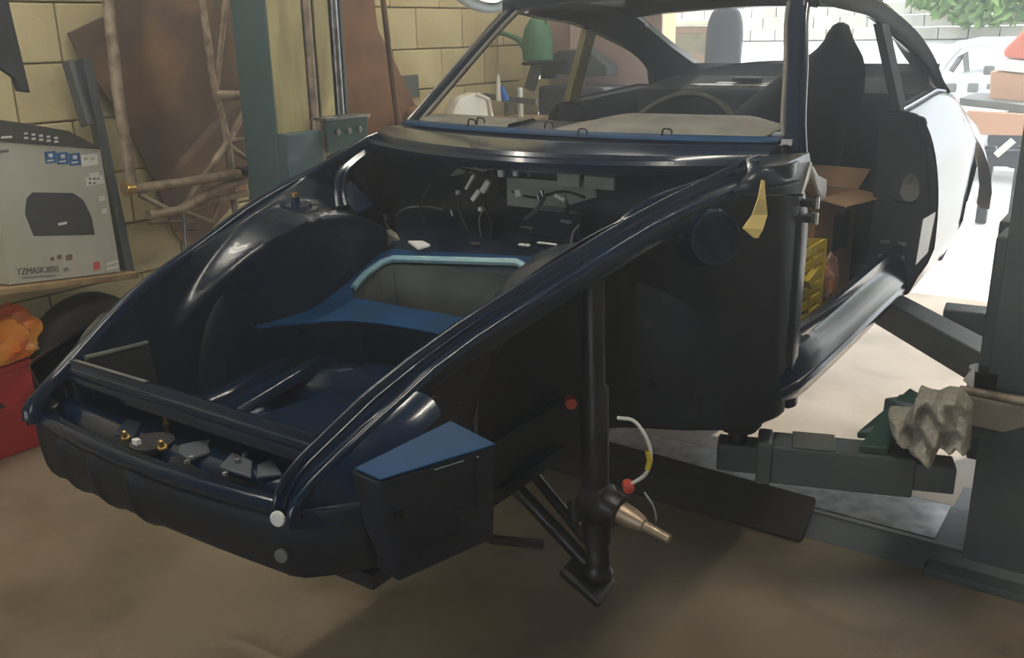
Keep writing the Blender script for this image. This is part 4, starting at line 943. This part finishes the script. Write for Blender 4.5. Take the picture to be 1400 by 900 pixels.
# ================================================================== loose wiring and fittings in the front bay (parts of the shell)
R = random.Random(11)
def wire(pts, r=.0035, m='satin', nm='wire'): return MB().tube(crom([at(a,b,y=y) for a,b,y in pts],5), r, 6).build(nm, M[m], car)
wire([(668,230,.50),(660,262,.46),(664,285,.42),(672,310,.40),(668,340,.40)])
wire([(662,285,.42),(655,300,.41),(658,325,.41)], .0025, 'bare')
wire([(600,240,.48),(615,228,.44),(640,232,.42),(665,240,.42),(690,262,.42)], .004)
wire([(540,296,.45),(555,285,.45),(585,283,.46),(605,287,.47)], .003, 'bare')
wire([(525,290,.42),(530,310,.42),(555,335,.40)], .003)
wire([(700,262,.46),(730,270,.44),(770,262,.44),(800,270,.44)], .004)
wire([(780,340,.36),(784,318,.38),(792,308,.40)], .003, 'bare')
wire([(640,232,.46),(628,260,.45),(632,300,.44),(650,330,.42)], .005)
wire([(745,268,.46),(735,285,.44),(718,300,.44)], .006, 'lift_dark')
wire([(560,330,.42),(545,345,.36),(538,350,.33)], .006, 'lift_dark')
wire([(590,250,.48),(575,280,.44),(580,305,.43)], .005)
def fit(px,py,y,w,h,m,nm='clip',ang=0,d_=.012):
    c = at(px,py,y=y); a_ = math.radians(ang); x = X*math.cos(a_)+Z*math.sin(a_); z = -X*math.sin(a_)+Z*math.cos(a_)
    return MB().box(c,(w,d_,h),(x,Y,z)).build(nm, M[m], car, smooth=0, bevel=.002)
fit(643,249,.42,.009,.052,'white','wire_connector',-35); fit(664,255,.42,.018,.040,'white','wire_connector',-35); fit(651,267,.42,.014,.040,'white','wire_connector',-40)
fit(626,263,.44,.010,.012,'white'); fit(657,286,.42,.012,.012,'white'); fit(709,264,.43,.020,.020,'white','wire_connector',20)
fit(766,270,.42,.034,.010,'white','wire_connector',-20); fit(627,227,.44,.03,.010,'white'); fit(720,311,.41,.04,.006,'steel'); fit(774,303,.42,.034,.008,'steel')
fit(717,335,.36,.034,.006,'white'); fit(748,333,.36,.06,.004,'white'); fit(652,341,.36,.05,.03,'satin','relay_block'); fit(650,333,.35,.03,.008,'steel')
for a_,b_ in ((618,291),(527,297),(741,264),(736,270)): fit(a_,b_,.42,.008,.02,'steel',ang=20)
# pale label, plugs and tags along the scuttle slots
fit(669,214,.50,.075,.024,'white','scuttle_label'); fit(685,235,.47,.018,.028,'white','plug'); fit(705,237,.47,.014,.016,'white','plug'); fit(724,238,.47,.010,.014,'bare','plug')
fit(778,246,.48,.07,.036,'plate_grey','paper_tag'); fit(820,250,.48,.09,.034,'plate_grey','paper_tag')
MB().prism([at(512,330,y=.33),at(524,316,y=.33),at(545,328,y=.33),at(540,335,y=.33),at(514,335,y=.33)],(0,.03,0)).build('torn_card', M['dash'], car, smooth=0)
MB().prism([at(558,332,y=.30),at(578,332,y=.30),at(588,337,y=.28),at(572,342,y=.28)],(0,.0,.006)).build('paper_scrap', M['white'], car, smooth=0)
for px,py,x in ((268,395,-.44),): MB().box(at(px-6,py,x=-.438),(.006,.026,.030)).build('white_tab', M['white'], car, smooth=0, bevel=.002)
# strut top mount on the right dome
c_ = Vector((-.455,.04,1.10))
MB().lathe(c_, Vector((.15,-.05,1)), [(0,.062),(.006,.060),(.008,.045),(.016,.040),(.017,.012),(.034,.011),(.036,.004)], 24).build('strut_mount', M['paint'], car)
MB().lathe(c_+Z*.02, Z, [(0,.010),(.022,.010),(.024,.004)], 10).build('strut_nut', M['brass'], car)
# bolts and plates in the latch trough
for px,py,r in ((172,595,.011),(222,608,.012),(228,576,.009)):
    p = at(px,py,z=.838); r *= .72; MB().lathe(p-Z*.008, Vector((.2,-.3,.9)), [(0,r),(.006,r),(.007,r*.6),(.02,r*.5),(.022,.001)], 10).build('gold_bolt', M['brass'], car)
p = at(208,605,z=.8305); MB().lathe(p, Z, [(0,.040),(.003,.040),(.004,.034),(-.012,.033),(-.013,.001)], 24).build('latch_opening', M['black'], car)
p = at(187,607,z=.835); MB().box(p,(.014,.010,.018)).build('white_tab', M['white'], car, smooth=0)
def tplate(poly, z, th=.006, nm='latch_plate', m='paint_in'): return MB().prism([at(a,b,z=z) for a,b in poly],(0,0,th)).build(nm, M[m], car, smooth=0, bevel=.002)
tplate([(155,596),(175,576),(195,582),(182,604)], .829)
M['trough'] = mat('grey_blue_primer', (.06,.068,.085), .5)
for poly in ([(246,612),(282,604),(288,622),(258,632),(244,622)], [(318,622),(346,634),(344,656),(300,642)], [(352,640),(372,630),(386,652),(352,656)]): tplate(poly, .829, m='trough')
for px,py in ((285,606),(335,624),(256,634),(308,650),(262,628),(325,632)): MB().lathe(at(px,py,z=.835), Z, [(0,.005),(.006,.005),(.007,.001)], 8).build('screw', M['steel'], car)
# white plug and hole in the valance, small bungs in the wings
for px,py,m,r in ((379,710,'white',.013),(384,761,'bare',.012)):
    p = at(px,py,x=.372); n_ = Vector((.25,-.95,.1)).normalized(); MB().lathe(p-n_*.004, n_, [(0,r),(.005,r),(.006,r*.85),(.0062,.001)], 16).build('valance_plug', M[m], car, smooth=25)
p = at(174,440,x=-.425); MB().lathe(p-X*.004, Vector((1,-.2,.1)), [(0,.016),(.005,.016),(.006,.012),(.002,.010),(.001,.001)], 16).build('wing_bung', M['rust2'], car)
for px,py in ((593,549),(660,522)): 
    p = at(px,py,x=.455); MB().lathe(p-X*.0, X, [(0,.011),(.004,.010),(.005,.007),(.001,.001)], 12).build('wing_bung', M['black'], car)

# ================================================================== yard outside the doorway
def leafball(name, c, sx, sy, sz, n, seed, label, cat, group=None, ls=.17):
    R = random.Random(seed); mb = MB()
    for i in range(n):
        d_ = Vector((R.gauss(0,1),R.gauss(0,1),R.gauss(0,1))).normalized()*(R.random()**.4)
        p = Vector(c)+Vector((d_.x*sx,d_.y*sy,d_.z*sz)); a_ = Vector((R.uniform(-1,1),R.uniform(-1,1),R.uniform(-1,1))).normalized(); b_ = a_.orthogonal().normalized()
        s_ = ls*R.uniform(.6,1.4); mb.add([p-a_*s_, p+b_*s_*.5, p+a_*s_, p-b_*s_*.5],[[0,1,2,3]])
    o = mb.build(name, M['leaf'], smooth=0); tag(o, label, cat); o['kind'] = 'stuff'; return o
leafball('leafy_hedge', (-3.2,28.4,4.6), 3.6, 1.2, 3.2, 9000, 5, 'green leafy hedge along the far side of the bright yard', 'hedge')
sl = MB().add([(-30,12,-.005),(30,12,-.005),(30,30,1.15),(-30,30,1.15),(30,44,1.3),(-30,44,1.3)],[[0,1,2,3],[3,2,4,5]]).build('floor_yard', M['yard'], smooth=0); sl['kind'] = 'structure'
leafball('side_hedge', (9.5,13,1.9), 1.4, 9.5, 1.9, 5200, 9, 'long green hedge running back along the right side of the yard', 'hedge', ls=.2)
M['stone'] = mat('pale_wall_stone',(.60,.57,.50),.85,c2=(.45,.42,.36),scale=1.5)
lw = empty('yard_wall', (-6,29.5,1.1)); tag(lw, 'low pale stone wall in front of the hedge across the yard', 'wall')
for r_ in range(3):
    for k in range(24): MB().box((-15+.82*k+(.4 if r_%2 else 0),29.5,1.3+.36*r_),(.80,.4,.34)).build('stone', M['stone'], lw, smooth=0, bevel=.03)
# parked pale car
sv = empty('parked_car', (.2,9.3,0)); tag(sv, 'pale parked car with bonnet up close behind the trailer in the bright yard', 'car')
pale = mat('pale_silver_paint',(.62,.64,.68),.3)
def pp(l,y): return [at(a,b,y=y) for a,b in l]
MB().prism(pp([(1262,200),(1264,130),(1290,112),(1310,100),(1420,100),(1440,205)],9.0),(0,1.5,0)).build('body', pale, sv, smooth=0, bevel=.05)
MB().tube(pp([(1266,128),(1292,84),(1312,62),(1340,57),(1420,56)],9.1), .045, 8).build('roof_rail', M['print_blue'] if False else pale, sv)
MB().tube(pp([(1300,98),(1312,80),(1320,72),(1322,98)],9.05), .03, 8).build('window_frame', M['bare'], sv)
MB().prism(pp([(1300,60),(1340,55),(1420,54),(1420,60),(1310,66)],9.1),(0,1.3,0)).build('roof', pale, sv, smooth=0, bevel=.02)
for q_ in ((1290,190),(1395,190)):
    MB().lathe(at(*q_,y=8.95), Y, [(0,.05),(.02,.30),(.2,.30),(.22,.05)], 20).build('wheel', M['black'], sv)
for a_,b_ in ((1352,96),(1330,120),(1356,121),(1300,120)): MB().box(at(a_,b_,y=8.95),(.10,.03,.09)).build('lamp', M['bare'], sv, smooth=0, bevel=.02)
# trailer with brown load
tr = empty('flat_trailer', at(1360,210,y=6.6)); tr.location.z = 0; tag(tr, 'rusty flat trailer carrying brown boxes beside the right lift post', 'trailer')
tan = mat('tan_board',(.52,.30,.19),.8)
MB().prism(pp([(1312,134),(1420,146),(1420,156),(1312,144)],6.6),(0,1.2,0)).build('trailer_deck', M['bare'], tr, smooth=0)
MB().prism(pp([(1322,152),(1420,158),(1420,186),(1330,184)],6.5),(0,.1,0)).build('side_board', tan, tr, smooth=0)
MB().beam(at(1345,216,y=6.6),at(1420,216,y=6.6),.12,.12).build('chassis_beam', M['satin'], tr, smooth=0)
MB().beam(at(1362,212,y=6.5),at(1385,192,y=6.5),.05,.05).build('brace', M['white'], tr, smooth=0)
for q_ in ((1355,236),(1400,240)): 
    MB().beam(at(q_[0],200,y=6.7),Vector((at(q_[0],200,y=6.7).x,6.7,.0)),.08,.08).build('prop', M['satin'], tr, smooth=0)
lb = MB().prism(pp([(1354,97),(1420,103),(1420,141),(1353,136)],6.9),(0,.6,0)).build('brown_carton', tan, smooth=0, bevel=.01); tag(lb, 'tan cardboard carton on the trailer deck at the right edge', 'box')
rd = MB().prism(pp([(1372,68),(1420,20),(1420,84),(1372,78)],6.9),(0,.6,0)).build('red_crate', mat('faded_red_plastic',(.55,.16,.10),.6), smooth=0, bevel=.02); tag(rd, 'faded red tilted crate above the tan carton at right edge', 'crate')
wt = MB().prism(pp([(1368,80),(1420,86),(1420,102),(1362,96)],6.88),(0,.7,0)).build('white_sheet', M['white'], smooth=0, bevel=.004); tag(wt, 'white sheet lying between the tan carton and red crate', 'sheet')
